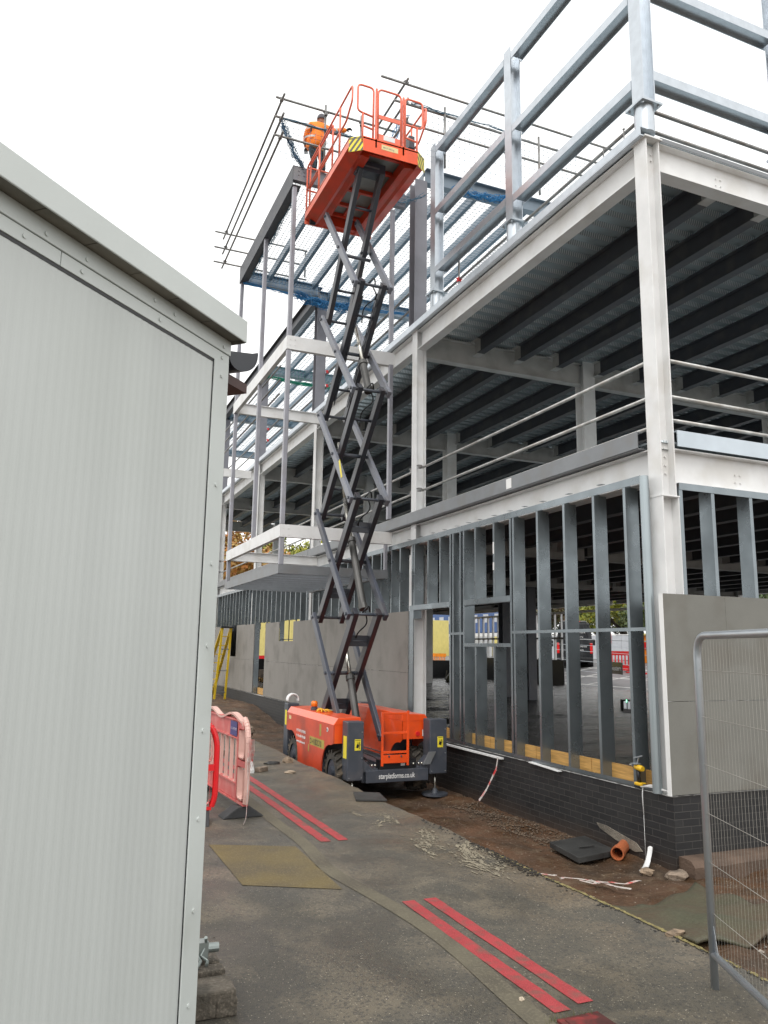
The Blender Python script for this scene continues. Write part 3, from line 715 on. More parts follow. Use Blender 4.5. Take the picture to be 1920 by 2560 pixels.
# far scaffold bracing rails visible in the storey
# ---- plant screen on the roof ----
def screen():
    posts = [(.08,.13,13.0),(.08,3.12,11.62),(.08,5.86,11.62)]
    def post(x, y, zt, f):
        q = MB().disc((x+.09,y,8.28), .122, .36, 'z', 32); q.build('stub_post', M['galv'], B)
        q = MB().box(x-.07, x+.25, y-.16, y+.16, 8.462, 8.476).box(x-.07, x+.25, y-.16, y+.16, 8.478, 8.492)
        bolts(q, [(x-.03,y-.12,8.47),(x+.21,y-.12,8.47),(x-.03,y+.12,8.47),(x+.21,y+.12,8.47)], 'z', .015, .07)
        P(q, 'post_plate', M['galv'])
        q = MB().isec('z', 8.494, zt, (x, x+.19), (y-.1, y+.1), fl=f, tf=.013, tw=.009); P(q, 'screen_post', M['galv'])
    for (x, y, zt) in posts: post(x, y, zt, 'first')
    for x in (2.53, 4.9): post(x, .13, 13.0, 'second')
    for (ya, yb, tops) in ((.24,3.01,(8.92,10.16,11.50,12.8)),(3.23,5.75,(8.98,10.20,11.53))):
        for zt in tops:
            q = MB().isec('y', ya, yb, (.08,.28), (zt-.13,zt), fl='first', tf=.011, tw=.009); q.box(.06,.30,ya,ya+.01,zt-.14,zt+.01) if False else None
            P(q, 'screen_rail', M['galv'])
    # upper rails continue beyond the frame top
    for (xa, xb) in ((.28,2.52),(2.73,4.88)):
        for zt in (8.98,10.32,11.6):
            q = MB().isec('x', xa, xb, (.04,.23), (zt-.13,zt), fl='first' if False else 'first', tf=.011, tw=.009); P(q, 'screen_rail', M['galv'])
    t = thing('guard_rail', 'thin scaffold tube rails just above the roof edge behind the corner screen post', 'guard rail', (0,0,0), 'scaffold tube guard rails')
    MB().tube([(.3,.25,8.50),(.3,6.3,8.50)], .024, 8).build('tube', M['tube'], t, smooth=True)
    for z in (8.56, 8.27): MB().tube([(.32,.22,z),(6,.22,z)], .024, 8).build('tube', M['tube'], t, smooth=True)
    q = MB().tube([(.3,5.2,8.08),(.3,5.2,9.0)], .018, 8); q.build('upright', M['tube'], t, smooth=True); coupler(t, (.3,5.2,8.5), M['redp'])
screen()
# ---- third storey ----
def third():
    D = M['beam']
    for j, y in enumerate(YG[1:]):
        for x in ((0.0, 5.4, 10.5)):
            q = MB().isec('z', 8.1, 11.26, (x, x+.27), (y-.13, y+.13), fl='second'); P(q, 'upper_column', M['post2'])
    # cross beams
    for y in YG[1:]:
        xa = .29 if y < 7 else -.1
        q = MB().isec('x', xa if y > 7 else .28, 12, (y-.09,y+.09), (11.27,11.60)); P(q, 'upper_cross_beam', M['purlin'])
        if y > 7 and y < 14: q = MB().isec('x', -2.2, -.11, (12.42,12.58), (11.22,11.54)); P(q, 'upper_cross_beam', M['purlin'])
        if y > 14: q = MB().isec('x', -.11, .28, (y-.08,y+.08), (11.25,11.54)); P(q, 'upper_cross_beam', M['purlin'])
    # outer edge beam of the projecting bay
    q = MB().box(-2.285, -2.275, 7.60, 12.5, 11.16, 11.60).box(-2.275,-2.10,7.6,12.5,11.16,11.172).box(-2.275,-2.12,7.6,12.5,11.588,11.60); P(q, 'upper_edge_beam', M['dbeam'])
    q = MB().box(-2.275, .28, 7.60, 7.61, 11.28, 11.60).box(-2.275,.28,7.61,7.72,11.588,11.60).box(-2.275,.28,7.61,7.72,11.28,11.292)
    bolts(q, [(-2.16+dx,7.597,11.50-dz) for dx in (0,.12) for dz in (0,.09)], 'y', .016); P(q, 'upper_edge_beam', M['beam'])
    q = MB().isec('y', 12.6, 31.9, (-.12,.06), (11.2,11.58)); P(q, 'upper_edge_beam', M['dbeam'])
    # purlins, open to the sky between
    for x in (-1.5,-.88,-.28): 
        q = MB().box(x-.035,x+.035,7.73,12.42,11.575,11.583).box(x-.035,x-.028,7.73,12.42,11.38,11.575).box(x-.028,x+.05,7.73,12.42,11.38,11.387); P(q, 'purlin', M['purlin'])
    xs = [.34+.64*k for k in range(16)]
    for x in xs:
        q = MB().box(x-.035,x+.035,6.75,31.8,11.605,11.613).box(x-.035,x-.028,6.75,31.8,11.40,11.605).box(x-.028,x+.055,6.75,31.8,11.40,11.407); P(q, 'purlin', M['purlin'])
M['post2'] = mat('grey_upper_column', (.21,.21,.235), .38, .1, var=.08)
third()
# ---- projecting bay frames ----
def bay():
    W = M['white']; X0 = -2.27; YA, YB = 7.63, 12.45
    for (z0, z1) in ((7.60,7.88),(3.82,4.06)):
        q = MB().box(X0, X0+.009, YA+.0, YB+.1, z0, z1).box(X0+.009, X0+.09, YA, YB+.1, z1-.012, z1).box(X0+.009, X0+.09, YA, YB+.1, z0, z0+.012); 
        P(q, 'bay_beam', W)
        q = MB().box(X0+.01, .0, YA-.012, YA-.003, z0, z1+.003).box(X0+.1, .07, YA-.003, YA+.09, z1-.012, z1+.003).box(X0+.1, .07, YA-.003, YA+.09, z0, z0+.012).box(-.001,.07,YA-.012,YA-.003,z0,z1)
        bolts(q, [(X0+.07+dx, YA-.014, z1-.07-dz) for dx in (0,.1) for dz in (0,.12)], 'y', .012); P(q, 'bay_beam', W)
        q = MB().isec('x', X0+.1, .07, (YB-.07,YB+.03), (z0,z1)); P(q, 'bay_beam', W)
    # grey canopy ring and joists
    G = M['trim']
    q = MB().box(X0-.01, X0+.0, YA-.02, YB+.05, 3.12, 3.29).box(X0, X0+.08, YA, YB+.05, 3.28, 3.29); P(q, 'canopy_edge', G)
    q = MB().box(X0+.0, -.02, YA-.02, YA-.01, 3.12, 3.29).box(X0, -.02, YA-.01, YA+.06, 3.28, 3.29); P(q, 'canopy_edge', G)
    q = MB().box(-.14, -.06, YA, YB, 3.12, 3.28); P(q, 'canopy_edge', G)
    y = YA+.30
    while y < YB+.3:
        j_ = P(MB().box(X0+.01, -.14, y, y+.004, 3.15, 3.27).box(X0+.01,-.14,y,y+.06,3.27,3.274), 'canopy_joist', M['beam']); MB().box(X0+.01, -.14, y-.012, y, 3.135, 3.175).build('joist_bright_strip', M['galv'], j_); y += .52  # dark web and added bright strip paint in the lit and shaded stripes
    # posts
    def post(x, y, z0, z1, w=.09): q = MB().box(x-w/2, x+w/2, y-w/2, y+w/2, z0, z1); P(q, 'bay_post', M['post'], bevel=.012)
    for y in (YA+.045, 9.98, YB): post(X0+.055, y, 7.885, 11.17); post(X0+.055, y, 4.065, 7.595)
    post(X0+.055, YA+.045, 3.29, 3.815); post(X0+.055, YB, 3.29, 3.815)
    post(.02, YA+.07, 8.12, 11.2); post(-.03, YA-.05, 4.31, 7.595); post(-.06, YA+.02, 3.29, 3.815, .07)
    # stub of the next bay, mostly hidden
    q = MB().box(-1.0, 0, 20.0, 20.09, 7.6, 7.88).box(-1,-.99,20,25,7.6,7.88); P(q, 'bay_beam', W)
bay()

# ---- high edge protection scaffold round the top roof ----
def top_scaffold():
    t = thing('edge_scaffold', 'thin grey scaffold tubes standing above the open top roof behind the lift platform', 'scaffold')
    def tb(p, q_): MB().tube([p, q_], .024, 8).build('tube', M['tube'], t, smooth=True)
    X = -2.63
    for z in (12.0,12.42,12.86):
        tb((X,7.2,z), (X,13.25,z-.12)); tb((X-.12,7.42,z+.045), (.0,7.42,z+.045)); coupler(t, (X,7.42,z+.02))
        tb((X-.3,12.85,z-.17), (-.35,12.85,z-.17)); coupler(t, (X,12.85,z-.13))
        tb((-1.04 if z > 12.8 else -.75,5.9,z-.03), (9,5.9,z-.03))
        tb((-.5,5.8,z+.02), (-.5,7.5,z+.02)); coupler(t, (-.5,5.9,z)); coupler(t, (-.5,7.4,z+.02))
    for x in (.35,2.6,4.9): tb((x,5.87,11.2), (x,5.87,12.55))
    for x in (-1.66,-.85): tb((x,7.46,11.65), (x,7.46,13.08)); coupler(t, (x,7.44,12.86))
    for y in (10.0,12.85): tb((-2.6,y,11.6) if False else (-.4,y,11.9), (-.4,y+.01,12.7))
    return t
top_scaffold()
t = thing('guard_rail', 'three thin scaffold tubes beyond the projecting bay beside the cabin gutter', 'guard rail', (0,0,0), 'scaffold tube guard rails')
for z in (8.55,8.95,9.35): MB().tube([(-.9,13.2,z),(-.9,26,z)], .024, 8).build('tube', M['tube'], t, smooth=True)
for z in (9.3,9.7):
    t = thing('roof_rail', 'scaffold tube rail strung between the upper grey columns, %s of the two' % ('upper' if z > 9.5 else 'lower'), 'guard rail', (0,0,0), 'scaffold tube guard rails')
    MB().tube([(.32,7,z-.5),(.32,31,z-.5)], .024, 8).build('tube', M['tube'], t, smooth=True)
    for y in (12.7,19.0): coupler(t, (.3,y,z-.5), M['redp'])

# ---- safety netting ----
def net(name, label, A, Bv, D, cell, m, sag=0, w=.0045, wob=.01, ruck=0):
    """grid of cords spanning A, A+Bv, A+D"""
    A, Bv, D = Vector(A), Vector(Bv), Vector(D); n1 = max(2, int(Bv.length/cell)); n2 = max(2, int(D.length/cell))
    nrm = Bv.cross(D).normalized(); b = MB()
    P_ = {}
    for i in range(n1+1):
        for j in range(n2+1):
            u, v = i/n1, j/n2
            s_ = -sag*4*u*(1-u)*1.0-(ruck*math.sin(u*9+v*7)*math.sin(v*23) if ruck else 0)
            P_[i,j] = A+Bv*u+D*v+Vector((random.uniform(-wob,wob),random.uniform(-wob,wob),s_+random.uniform(-wob,wob)))
    def strand(p, q_):
        d = (q_-p).normalized(); x = d.cross(nrm).normalized()*w; y = nrm*w
        b.add([p+x, p-x*.5+y, p-x*.5-y, q_+x, q_-x*.5+y, q_-x*.5-y], [(0,1,4,3),(1,2,5,4),(2,0,3,5)])
    for i in range(n1+1):
        for j in range(n2+1):
            if i < n1: strand(P_[i,j], P_[i+1,j])
            if j < n2: strand(P_[i,j], P_[i,j+1])
    for (i, j), p in P_.items():
        r = w*2.8; b.add([p+Vector(v)*r for v in ((1,0,0),(-1,0,0),(0,1,0),(0,-1,0),(0,0,1),(0,0,-1))], [(0,2,4),(2,1,4),(1,3,4),(3,0,4),(2,0,5),(1,2,5),(3,1,5),(0,3,5)])
    o = b.build(name, m); tag(o, label, 'safety net', 'safety nets'); return o
net('safety_net', 'fine grey net slung under the open roof purlins of the projecting bay', (-2.15,7.75,11.36), (2.1,0,0), (0,4.65,0), .10, M['net_k'], .02)
net('safety_net', 'wide grey net slung under the open roof purlins behind the projecting bay', (.1,6.8,11.38), (6.2,0,0), (0,6.0,0), .11, M['net_k'], .05)
net('safety_net', 'far grey net under the open roof bays beyond the second cross beam', (.1,13.1,11.38), (6.2,0,0), (0,18.5,0), .14, M['net_k'], .05, w=.006)
net('safety_net', 'upright grey net hung on the scaffold rails right of the lift platform', (.0,5.94,11.3), (6,0,0), (0,0,1.15), .12, M['net_k'], 0, w=.0035)
net('safety_net', 'upright grey net hung on the scaffold rails left of the lift platform', (-2.6,7.45,11.6), (2.6,0,0), (0,0,.85), .12, M['net_k'], 0, w=.0035)
net('safety_net', 'gathered blue net hanging from the scaffold corner to the roof edge', (-2.6,7.4,12.4), (.08,0.05,0), (.5,.2,-.85), .03, M['net_k'], 0, w=.004, wob=.03)
net('safety_net', 'blue net draped over the first upper cross beam', (-2.2,12.35,11.12), (2.2+2.9,0,0), (0,.02,.40), .085, M['net_b'], 0, w=.003, wob=.012)
net('safety_net', 'green net draped over the second upper cross beam', (-.1,19.1,11.12), (6,0,0), (0,.02,.42), .12, M['net_g'], 0, w=.004, wob=.015)
def bunch(label, p, q_, n, spread, m, r=.006, sag=.1):
    b = MB(); p, q_ = Vector(p), Vector(q_)
    for k in range(n):
        pts = []; ph = random.random()*6; am = random.uniform(.3,1)*spread
        for i in range(19):
            t_ = i/18; pts.append(p.lerp(q_, t_)+Vector((am*math.sin(ph+t_*14+k), am*math.sin(ph*2+t_*11), am*math.cos(ph+t_*17)-sag*4*t_*(1-t_))))
        b.tube(pts, r, 4)
    o = b.build('net_bundle', m); tag(o, label, 'safety net', 'safety nets')
bunch('blue net bunched along the lower flange of the first upper cross beam', (-2.2,12.3,11.12), (2.8,12.3,11.14), 16, .04, M['net_b'])
bunch('thick blue net bunch hanging round the bay column beside the scissor arms', (-.75,12.25,11.05), (.9,12.25,11.0), 40, .13, M['net_b'], .008, .12)
bunch('green net bunched along the lower flange of the second upper cross beam', (-.1,19.05,11.12), (6,19.05,11.12), 22, .06, M['net_g'], .009)
bunch('blue net rucked under the top beam between the two screen posts', (.9,6.5,11.25), (2.2,6.5,11.35), 30, .09, M['net_b'], .006, .05)
bunch('grey net rope sagging along the outer roof edge beam of the bay', (-2.1,7.8,11.2), (-2.1,12.3,11.2), 7, .05, M['net_k'], .005, .08)
bunch('grey net rope bundled on the scaffold rail right of the platform gate', (-.4,5.86,12.40), (1.8,5.86,12.44), 9, .03, M['net_k'], .005, .0)
bunch('grey net rope bundled on the scaffold rail behind the worker', (-2.6,7.38,12.44), (-.6,7.38,12.46), 8, .025, M['net_k'], .005, .0)
bunch('blue net gathered from the scaffold rail down behind the platform gate', (-.35,6.2,12.4), (-.75,7.3,11.6), 14, .12, M['net_b'], .0045, .05)
bunch('blue-grey net rope hanging from the scaffold corner beside the worker', (-2.6,7.42,12.35), (-2.05,7.62,11.6), 22, .07, mat('blue_grey_cord', (.06,.13,.22), .6), .0045, .12)
bunch('grey net loop dangling beside the dark upper column', (-.6,7.3,11.0), (.1,6.2,10.75), 7, .05, M['net_k'], .005, .1)

# =====================================================================
# SCISSOR LIFT
# =====================================================================
def lift():
    L_ = thing('scissor_lift', 'orange scissor lift raised high beside the steel frame on dark grey scissor arms', 'scissor lift', (-1.3,6.0,-.45))
    def pt(mb, n, m, par=L_, **k): return mb.build(n, m, par, **k)
    O, OS, G = M['orange'], M['orange_side'], M['dgrey']
    # chassis
    q = MB().box(-1.62,-.80,4.62,7.35,-.20,.0).box(-1.74,-.66,4.50,4.62,-.22,-.06)
    q.box(-1.60,-1.55,4.66,7.3,.0,.06).box(-.87,-.82,4.66,7.3,.0,.06).box(-1.42,-1.38,4.66,7.3,.0,.04).box(-1.04,-1.0,4.66,7.3,.0,.04)
    pt(q, 'chassis', G, bevel=.006)
    q = MB().prism([(-1.745,-.06),(-1.745,.12),(-1.60,-.0),(-1.50,-.01),(-1.50,-.06)], 'y', 4.45, 4.62); q.prism([(-.655,-.06),(-.655,.14),(-.78,.02),(-.86,-.01),(-.86,-.06)], 'y', 4.45, 4.62); pt(q, 'bracket', G, bevel=.004)
    q = MB().box(-1.70,-.68,4.415,4.50,-.215,-.035); nb = pt(q, 'name_board', M['dgrey'], bevel=.008)
    textmesh('starplatforms.co.uk', .105, faceY(-1.50,4.4125,-.158), M['whitep'], 'lettering', nb, .001, sx=.72)
    q = MB().box(-1.47,-.86,4.47,4.60,-.035,.10); pt(q, 'control_tray', M['black'])
    q = MB().box(-1.12,-1.05,4.463,4.468,.01,.045); pt(q, 'white_label', M['whitep'])
    for x in (-1.60,-1.55,-.83,-.78,-.92):
        q = MB().tube([(x,4.47,.03),(x,4.43,.035)], .017, 8); pt(q, 'hose_fitting', M['steel'], smooth=True)
    for k in range(5):
        x = -1.6+k*.16; q = MB().tube(smooth_path([(x,4.5,.05),(x+.05,4.8,.09),(x+.12,5.4,.08),(x+.05,6.2,.09)], .2), .009, 6); pt(q, 'hydraulic_hose', M['black'], smooth=True)
    # outriggers
    for (xa, xb, ya, yb, z0, z1) in ((-2.0,-1.745,4.42,4.66,-.17,.67),(-.655,-.36,4.42,4.66,-.13,.68),(-2.07,-1.86,7.34,7.58,-.17,.74),(-.66,-.36,7.34,7.58,-.17,.74)):
        o = pt(MB().box(xa,xb,ya,yb,z0,z1), 'outrigger', G, bevel=.012)
        cx = (xa+xb)/2; cy = (ya+yb)/2
        q = MB().tube([(cx,cy,z0),(cx,cy,-.42)], .018, 10); pt(q, 'leg', M['steel'], o, smooth=True)
        q = MB().tube([(cx,cy,-.36),(cx,cy,-.43)], [.035,.06], 14); q.disc((cx,cy,-.442), .20, .03); pt(q, 'pad', M['dgrey'], o)
        q = MB()
        for (dx, z) in ((.03,z0+.04),(xb-xa-.03,z0+.04),(xb-xa-.03,z1-.15),(xb-xa-.03,(z0+z1)/2-.1)): q.disc((xa+dx,ya-.003,z), .011, .012, 'y', 8)
        pt(q, 'bolts', M['trim'], o)
        if ya < 5:
            mx = cx+.03; st = pt(MB().box(mx-.048,mx+.048,ya-.004,ya-.001,.26,.42), 'warning_sticker', M['yellow'], o)
            # crushed-hand pictogram
            q = MB(); z = .325
            q.prism([(mx-.028,z-.02),(mx+.008,z-.035),(mx+.02,z+.01),(mx-.012,z+.028)], 'y', ya-.0055, ya-.0042)
            for a in (20,45,70,95): 
                d = Vector((math.cos(R(a)),0,math.sin(R(a)))); p0 = Vector((mx-.005,ya-.005,z)); q.bar(p0, p0+d*.055, .002, .009, (0,1,0))
            q.box(mx-.04,mx+.04,ya-.0055,ya-.0042,.402,.408); q.box(mx+.022,mx+.03,ya-.0055,ya-.0042,.28,.385)
            pt(q, 'pictogram', M['black'], o)
    q = MB().box(-2.003,-2.001,4.46,4.60,.14,.46); pt(q, 'side_sticker', M['yellow'])
    q = MB().box(-2.073,-2.071,7.40,7.50,.36,.62); pt(q, 'side_sticker', M['yellow'])
    q = MB().prism([(-.78,.02),(-.66,.02),(-.56,.20),(-.68,.20)], 'y', 4.395, 4.415); pt(q, 'sloping_plate', M['trim'])
    # hoods with wheel arches
    def arch(cy, cz, r, a0, a1, n=9): return [(cy+r*math.cos(R(a0+(a1-a0)*k/n)), cz+r*math.sin(R(a0+(a1-a0)*k/n))) for k in range(n+1)]
    side = [(4.72,.60),(4.72,.33)]+[(max(4.722,y),z) for y, z in arch(4.86,-.10,.40,95,0)]+[(5.26,-.26),(6.50,-.26)]+arch(6.92,-.10,.42,180,75)+[(7.22,.31),(7.22,.60)]
    for s in (0, 1):
        X0, X1 = ((-2.12,-1.68) if s == 0 else (-.98,-.52)); out = X0 if s == 0 else X1; sg = 1 if s == 0 else -1; dz = 0 if s == 0 else .03
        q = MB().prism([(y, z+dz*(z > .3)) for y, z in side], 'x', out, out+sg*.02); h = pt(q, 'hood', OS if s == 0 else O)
        q = MB(); pr = [(X0,.60+dz),(X0+.07,.70+dz),(X1,.705+dz),(X1,.60+dz)] if s == 0 else [(X0,.60+dz),(X0,.735+dz-.02),(X1-.07,.70+dz),(X1,.60+dz)]
        q.prism(pr, 'y', 4.72, 7.22); pt(q, 'hood_top', O, h, bevel=.006)
        q = MB().box(X0+(.02 if s == 0 else 0), X1-(.02 if s else 0), 4.722, 4.74, .33+dz, .60+dz); pt(q, 'hood_front', O, h)
        inn = X1 if s == 0 else X0
        q = MB().prism([(y, z+dz*(z > .3)) for y, z in side], 'x', inn-sg*.015, inn); pt(q, 'hood_inner', O, h)
        q = MB().box(X0+.03,X1-.03,5.28,6.48,-.25,-.23).box(X0+.03,X1-.03,5.28,5.30,-.23,.3).box(X0+.03,X1-.03,6.46,6.48,-.23,.3); pt(q, 'inner_panel', G, h)
    q = MB().disc((-.72,4.715,.44), .035, .02, 'y', 16); pt(q, 'stop_button', M['redp'])
    q = MB().box(-.64,-.575,4.716,4.720,.40,.50); pt(q, 'white_label', M['whitep'])
    q = MB().box(-1.745,-1.71,4.70,4.7195,.36,.60) ; pt(q, 'white_label', M['whitep'])
    # left flank marks
    X = -2.1215
    def strip(y0, y1, z0, z1, m): q = MB().box(X, X+.001, y0, y1, z0, z1); return pt(q, 'flank_label', m)
    s1 = strip(5.13, 5.86, .20, .33, M['dully']); textmesh('D1418DC/10', .125, faceX(X-.0005,5.84,.218), M['black'], 'lettering', s1, .0006, sx=.84)
    strip(5.29, 5.37, .38, .56, M['dully']); strip(5.88, 5.93, .08, .19, M['dully']); strip(6.95,7.08,.50,.56,M['paleyellow'])
    s2 = bpy.data.objects.new('x', None)
    for k, (tx, sz) in enumerate((('AP STAR PLATFORMS', .062), ('For Hire 0844 902 0060', .06), ('www.starplatforms.co.uk', .056))):
        textmesh(tx, sz, faceX(X-.0003, 6.60, .335-.085*k), M['whitep'], 'lettering', L_, .0006, sx=.85)
    q = MB().disc((X,4.99,.51), .035, .01, 'x', 18); pt(q, 'fuel_cap', M['whitep']); q = MB().disc((X-.004,4.99,.51), .022, .01, 'x', 14); pt(q, 'fuel_cap_centre', M['trim'])
    # wheels
    def wheel(x, y, out):
        z = -.45+.325+.02
        q = MB(); r = .315; w_ = .24
        prof = [(-w_/2,.19),(-w_/2,.27),(-w_/2+.03,r-.02),(w_/2-.03,r-.02),(w_/2,.27),(w_/2,.19)]; n = 36
        vs = []; 
        for k in range(n):
            a = 2*math.pi*k/n
            for (dx, rr) in prof: vs.append((x+dx, y+rr*math.cos(a), z+rr*math.sin(a)))
        m_ = len(prof); fs = [(k*m_+i, k*m_+i+1, ((k+1) % n)*m_+i+1, ((k+1) % n)*m_+i) for k in range(n) for i in range(m_-1)]
        q.add(vs, fs)
        for k in range(16):      # chevron lugs
            for sd in (-1, 1):
                a0 = 2*math.pi*(k+(.5 if sd > 0 else 0))/16; a1 = a0-.22*1
                def pp(a, dx, rr): return (x+dx, y+rr*math.cos(a), z+rr*math.sin(a))
                vv = []
                for rr in (r-.03, r+.022):
                    vv += [pp(a0,sd*.125,rr-.012), pp(a0+.13,sd*.125,rr-.012), pp(a1+.11,sd*.005,rr), pp(a1,sd*.005,rr)]
                q.add(vv, [(0,3,2,1),(4,5,6,7),(0,1,5,4),(1,2,6,5),(2,3,7,6),(3,0,4,7)])
        o = pt(q, 'wheel', M['rubber'])
        q = MB().tube([(x-w_/2+.02,y,z),(x+w_/2-.02,y,z)], .19, 24); q.tube([(x+out*w_/2-out*.03,y,z),(x+out*w_/2+out*.02,y,z)], .085, 16); pt(q, 'rim', M['dgrey'], o)
    for (x, o_) in ((-1.95,-1),(-.66,1)):
        for y in (4.93, 6.95): wheel(x, y, o_)
    # access ladder
    q = MB().box(-1.475,-1.44,4.385,4.41,.02,.80).box(-1.055,-1.02,4.385,4.41,.02,.82).box(-1.44,-1.055,4.387,4.408,.765,.795).box(-1.44,-1.055,4.387,4.408,.48,.515).box(-1.44,-1.055,4.387,4.408,.20,.235).box(-1.44,-1.055,4.392,4.405,.06,.18)
    lad = pt(q, 'ladder', O, bevel=.004)
    for (x, z) in ((-1.35,.16),(-1.15,.16)): pt(MB().disc((x,4.388,z),.014,.02,'y',8), 'bolt', M['dgrey'], lad)
    # beacon, glove, coil
    q = MB().disc((-1.93,6.25,.725), .058, .04).disc((-1.93,6.25,.76), .045, .03); pt(q, 'beacon_base', M['dgrey'])
    q = MB().tube([(-1.93,6.25,.765),(-1.93,6.25,.84),(-1.93,6.25,.855)], [.056,.054,.03], 16); pt(q, 'beacon', mat('amber_lens', (.85,.20,.01), .25), smooth=True)
    # arms
    Z = [.36, 2.29, 4.20, 6.10, 8.03, 9.93]; YF, YB = 5.20, 6.95
    def arm(x, p, q_, w_, d, m, name='scissor_arm'):
        b = MB().bar((x, p[0], p[1]), (x, q_[0], q_[1]), w_, d, (1,0,0)) if False else MB()
        P0 = Vector((x, p[0], p[1])); P1 = Vector((x, q_[0], q_[1])); d0 = (P1-P0).normalized()
        b.bar(P0-d0*.07, P1+d0*.07, d, w_, (1,0,0))
        o = pt(b, name, m, bevel=.008)
        for P_ in (P0, P1, (P0+P1)/2): pt(MB().disc(P_, .028, w_+.05, 'x', 12), 'pivot', M['dgrey'], o)
        return o
    for k in range(5):
        z0, z1 = Z[k], Z[k+1]; yf0 = YF-.05*0; 
        a0 = (YF+(.12 if k == 0 else 0), z0); b0 = (YB-(.12 if k == 0 else 0), z0)
        a1 = (YF+.22, 10.30) if k == 4 else (YF, z1); b1 = (YB-.06, 10.18) if k == 4 else (YB, z1)
        for x in (-1.755,-1.10): arm(x, a0, b1, .062, .135, M['arml'] if k > 1 else M['armm'])
        for x in (-1.635,-1.225): arm(x, b0, a1, .085, .165, M['arm'])
        # cross tubes
        for (y, z) in ((YF, z1),(YB, z1)):
            if k < 4: q = MB().tube([(-1.78,y,z),(-1.07,y,z)], .026, 10); pt(q, 'cross_tube', M['dgrey'], smooth=True)
        m_ = ((YF+YB)/2, (z0+z1)/2)
        q = MB().tube([(-1.72,m_[0],m_[1]),(-1.13,m_[0],m_[1])], .032, 10); pt(q, 'cross_tube', M['dgrey'], smooth=True)
        for t_ in (.22, .78):
            y = b0[0]+(a1[0]-b0[0])*t_; z = b0[1]+(a1[1]-b0[1])*t_
            q = MB().tube([(-1.6,y,z),(-1.26,y,z)], .024, 8); pt(q, 'cross_tube', M['dgrey'], smooth=True)
            if k in (0,1): q = MB().box(-1.6,-1.26,y-.02,y+.02,z-.09,z+.09) ; pt(q, 'brace_plate', M['arm'])
    # slotted cable tray up the fourth stage
    q = MB()
    for x in (-1.565,-1.295):
        p = Vector((x,YB-.25,6.3)); e = Vector((x,YF+.1,7.9)); d0 = (e-p)
        for k in range(9): q.bar(p+d0*(k/9+.012), p+d0*((k+1)/9-.035), .05, .012, (1,0,0))
        q.bar(p+Vector((0,.0,.05)), e+Vector((0,0,.05)), .012, .02, (1,0,0)); q.bar(p+Vector((0,.0,-.05)), e+Vector((0,0,-.05)), .012, .02, (1,0,0))
    pt(q, 'cable_tray', M['dgrey'])
    # hydraulic cylinders
    def cyl(p, q_, r1, r2, f=.5):
        p, q_ = Vector(p), Vector(q_); m_ = p.lerp(q_, f); b = MB().tube([p, m_], r1, 16).tube([m_-(q_-p).normalized()*.06, m_+(q_-p).normalized()*.02], r1*1.25, 16).tube([p-(q_-p).normalized()*.05, p+(q_-p).normalized()*.05], r1*1.2, 12)
        o = pt(b, 'hydraulic_cylinder', mat('cylinder_paint%d' % int(r1*1000), (.085,.083,.078), .35, .3, var=.2), smooth=False)
        pt(MB().tube([m_, q_], r2, 12), 'piston_rod', M['steel'], o, smooth=True)
    cyl((-1.43,5.35,2.42),(-1.43,6.35,4.35), .062, .034, .62)
    cyl((-1.43,5.30,6.15),(-1.43,5.98,7.55), .065, .032, .42)
    cyl((-1.43,6.25,4.1),(-1.43,6.75,5.55), .03, .028, .2)
    cyl((-1.43,5.5,.5),(-1.43,6.2,1.9), .062, .034, .55)
    for k in range(4):
        z0 = Z[k+1]; q = MB().tube(smooth_path([(-1.43,YF+.05,z0+.05),(-1.36+.03*k,YF+.1,z0-.15),(-1.5,YF+.25,z0-.3),(-1.42,YF+.5,z0-.5)], .2), .012, 6); q.tube(smooth_path([(-1.5,YF,z0+.02),(-1.40,YF-.03,z0+.16),(-1.33,YF+.1,z0+.05)], .1), .014, 6); pt(q, 'hydraulic_hose', M['black'], smooth=True)
    o = MB().bar((-1.79,5.62,5.15),(-1.79,5.5,4.9), .004, .07, (1,0,0)); o = MB().prism([(5.52,4.62),(5.58,4.60),(5.72,4.93),(5.66,4.95)], 'x', -1.792, -1.7885); pt(o, 'yellow_sticker', M['yellow'])
    # ------- platform
    D = M['orange_u']
    PX0, PX1, PY0, PY1 = -2.0, -.52, 4.85, 7.6; zb, zl, zt = 10.34, 10.44, 10.62
    q = MB()
    plan = [(PX0,PY0+.16),(PX0+.21,PY0),(PX1-.21,PY0),(PX1,PY0+.16),(PX1,PY1),(PX0,PY1)]
    q.prism(plan, 'z', 10.575, 10.60); deck_o = pt(q, 'platform_deck', M['deckfloor'])
    # toe boards round the edge
    def seg(a, c, z0, z1, th, m, name, par=deck_o): return pt(MB().prism([a, c, (c[0]+th[0],c[1]+th[1]), (a[0]+th[0],a[1]+th[1])], 'z', z0, z1), name, m, par)
    seg((PX0,PY0+.16),(PX0,PY1),zl,zt,(.012,0),M['salmon'],'toe_board'); seg((PX1,PY0+.16),(PX1,PY1),zl,zt,(-.012,0),M['salmon'],'toe_board')
    seg((PX0+.21,PY0),(PX1-.21,PY0),zb,zt,(0,.012),M['orange'],'toe_board'); seg((PX0,PY1),(PX1,PY1),zb,zt,(0,-.012),M['salmon'],'toe_board')
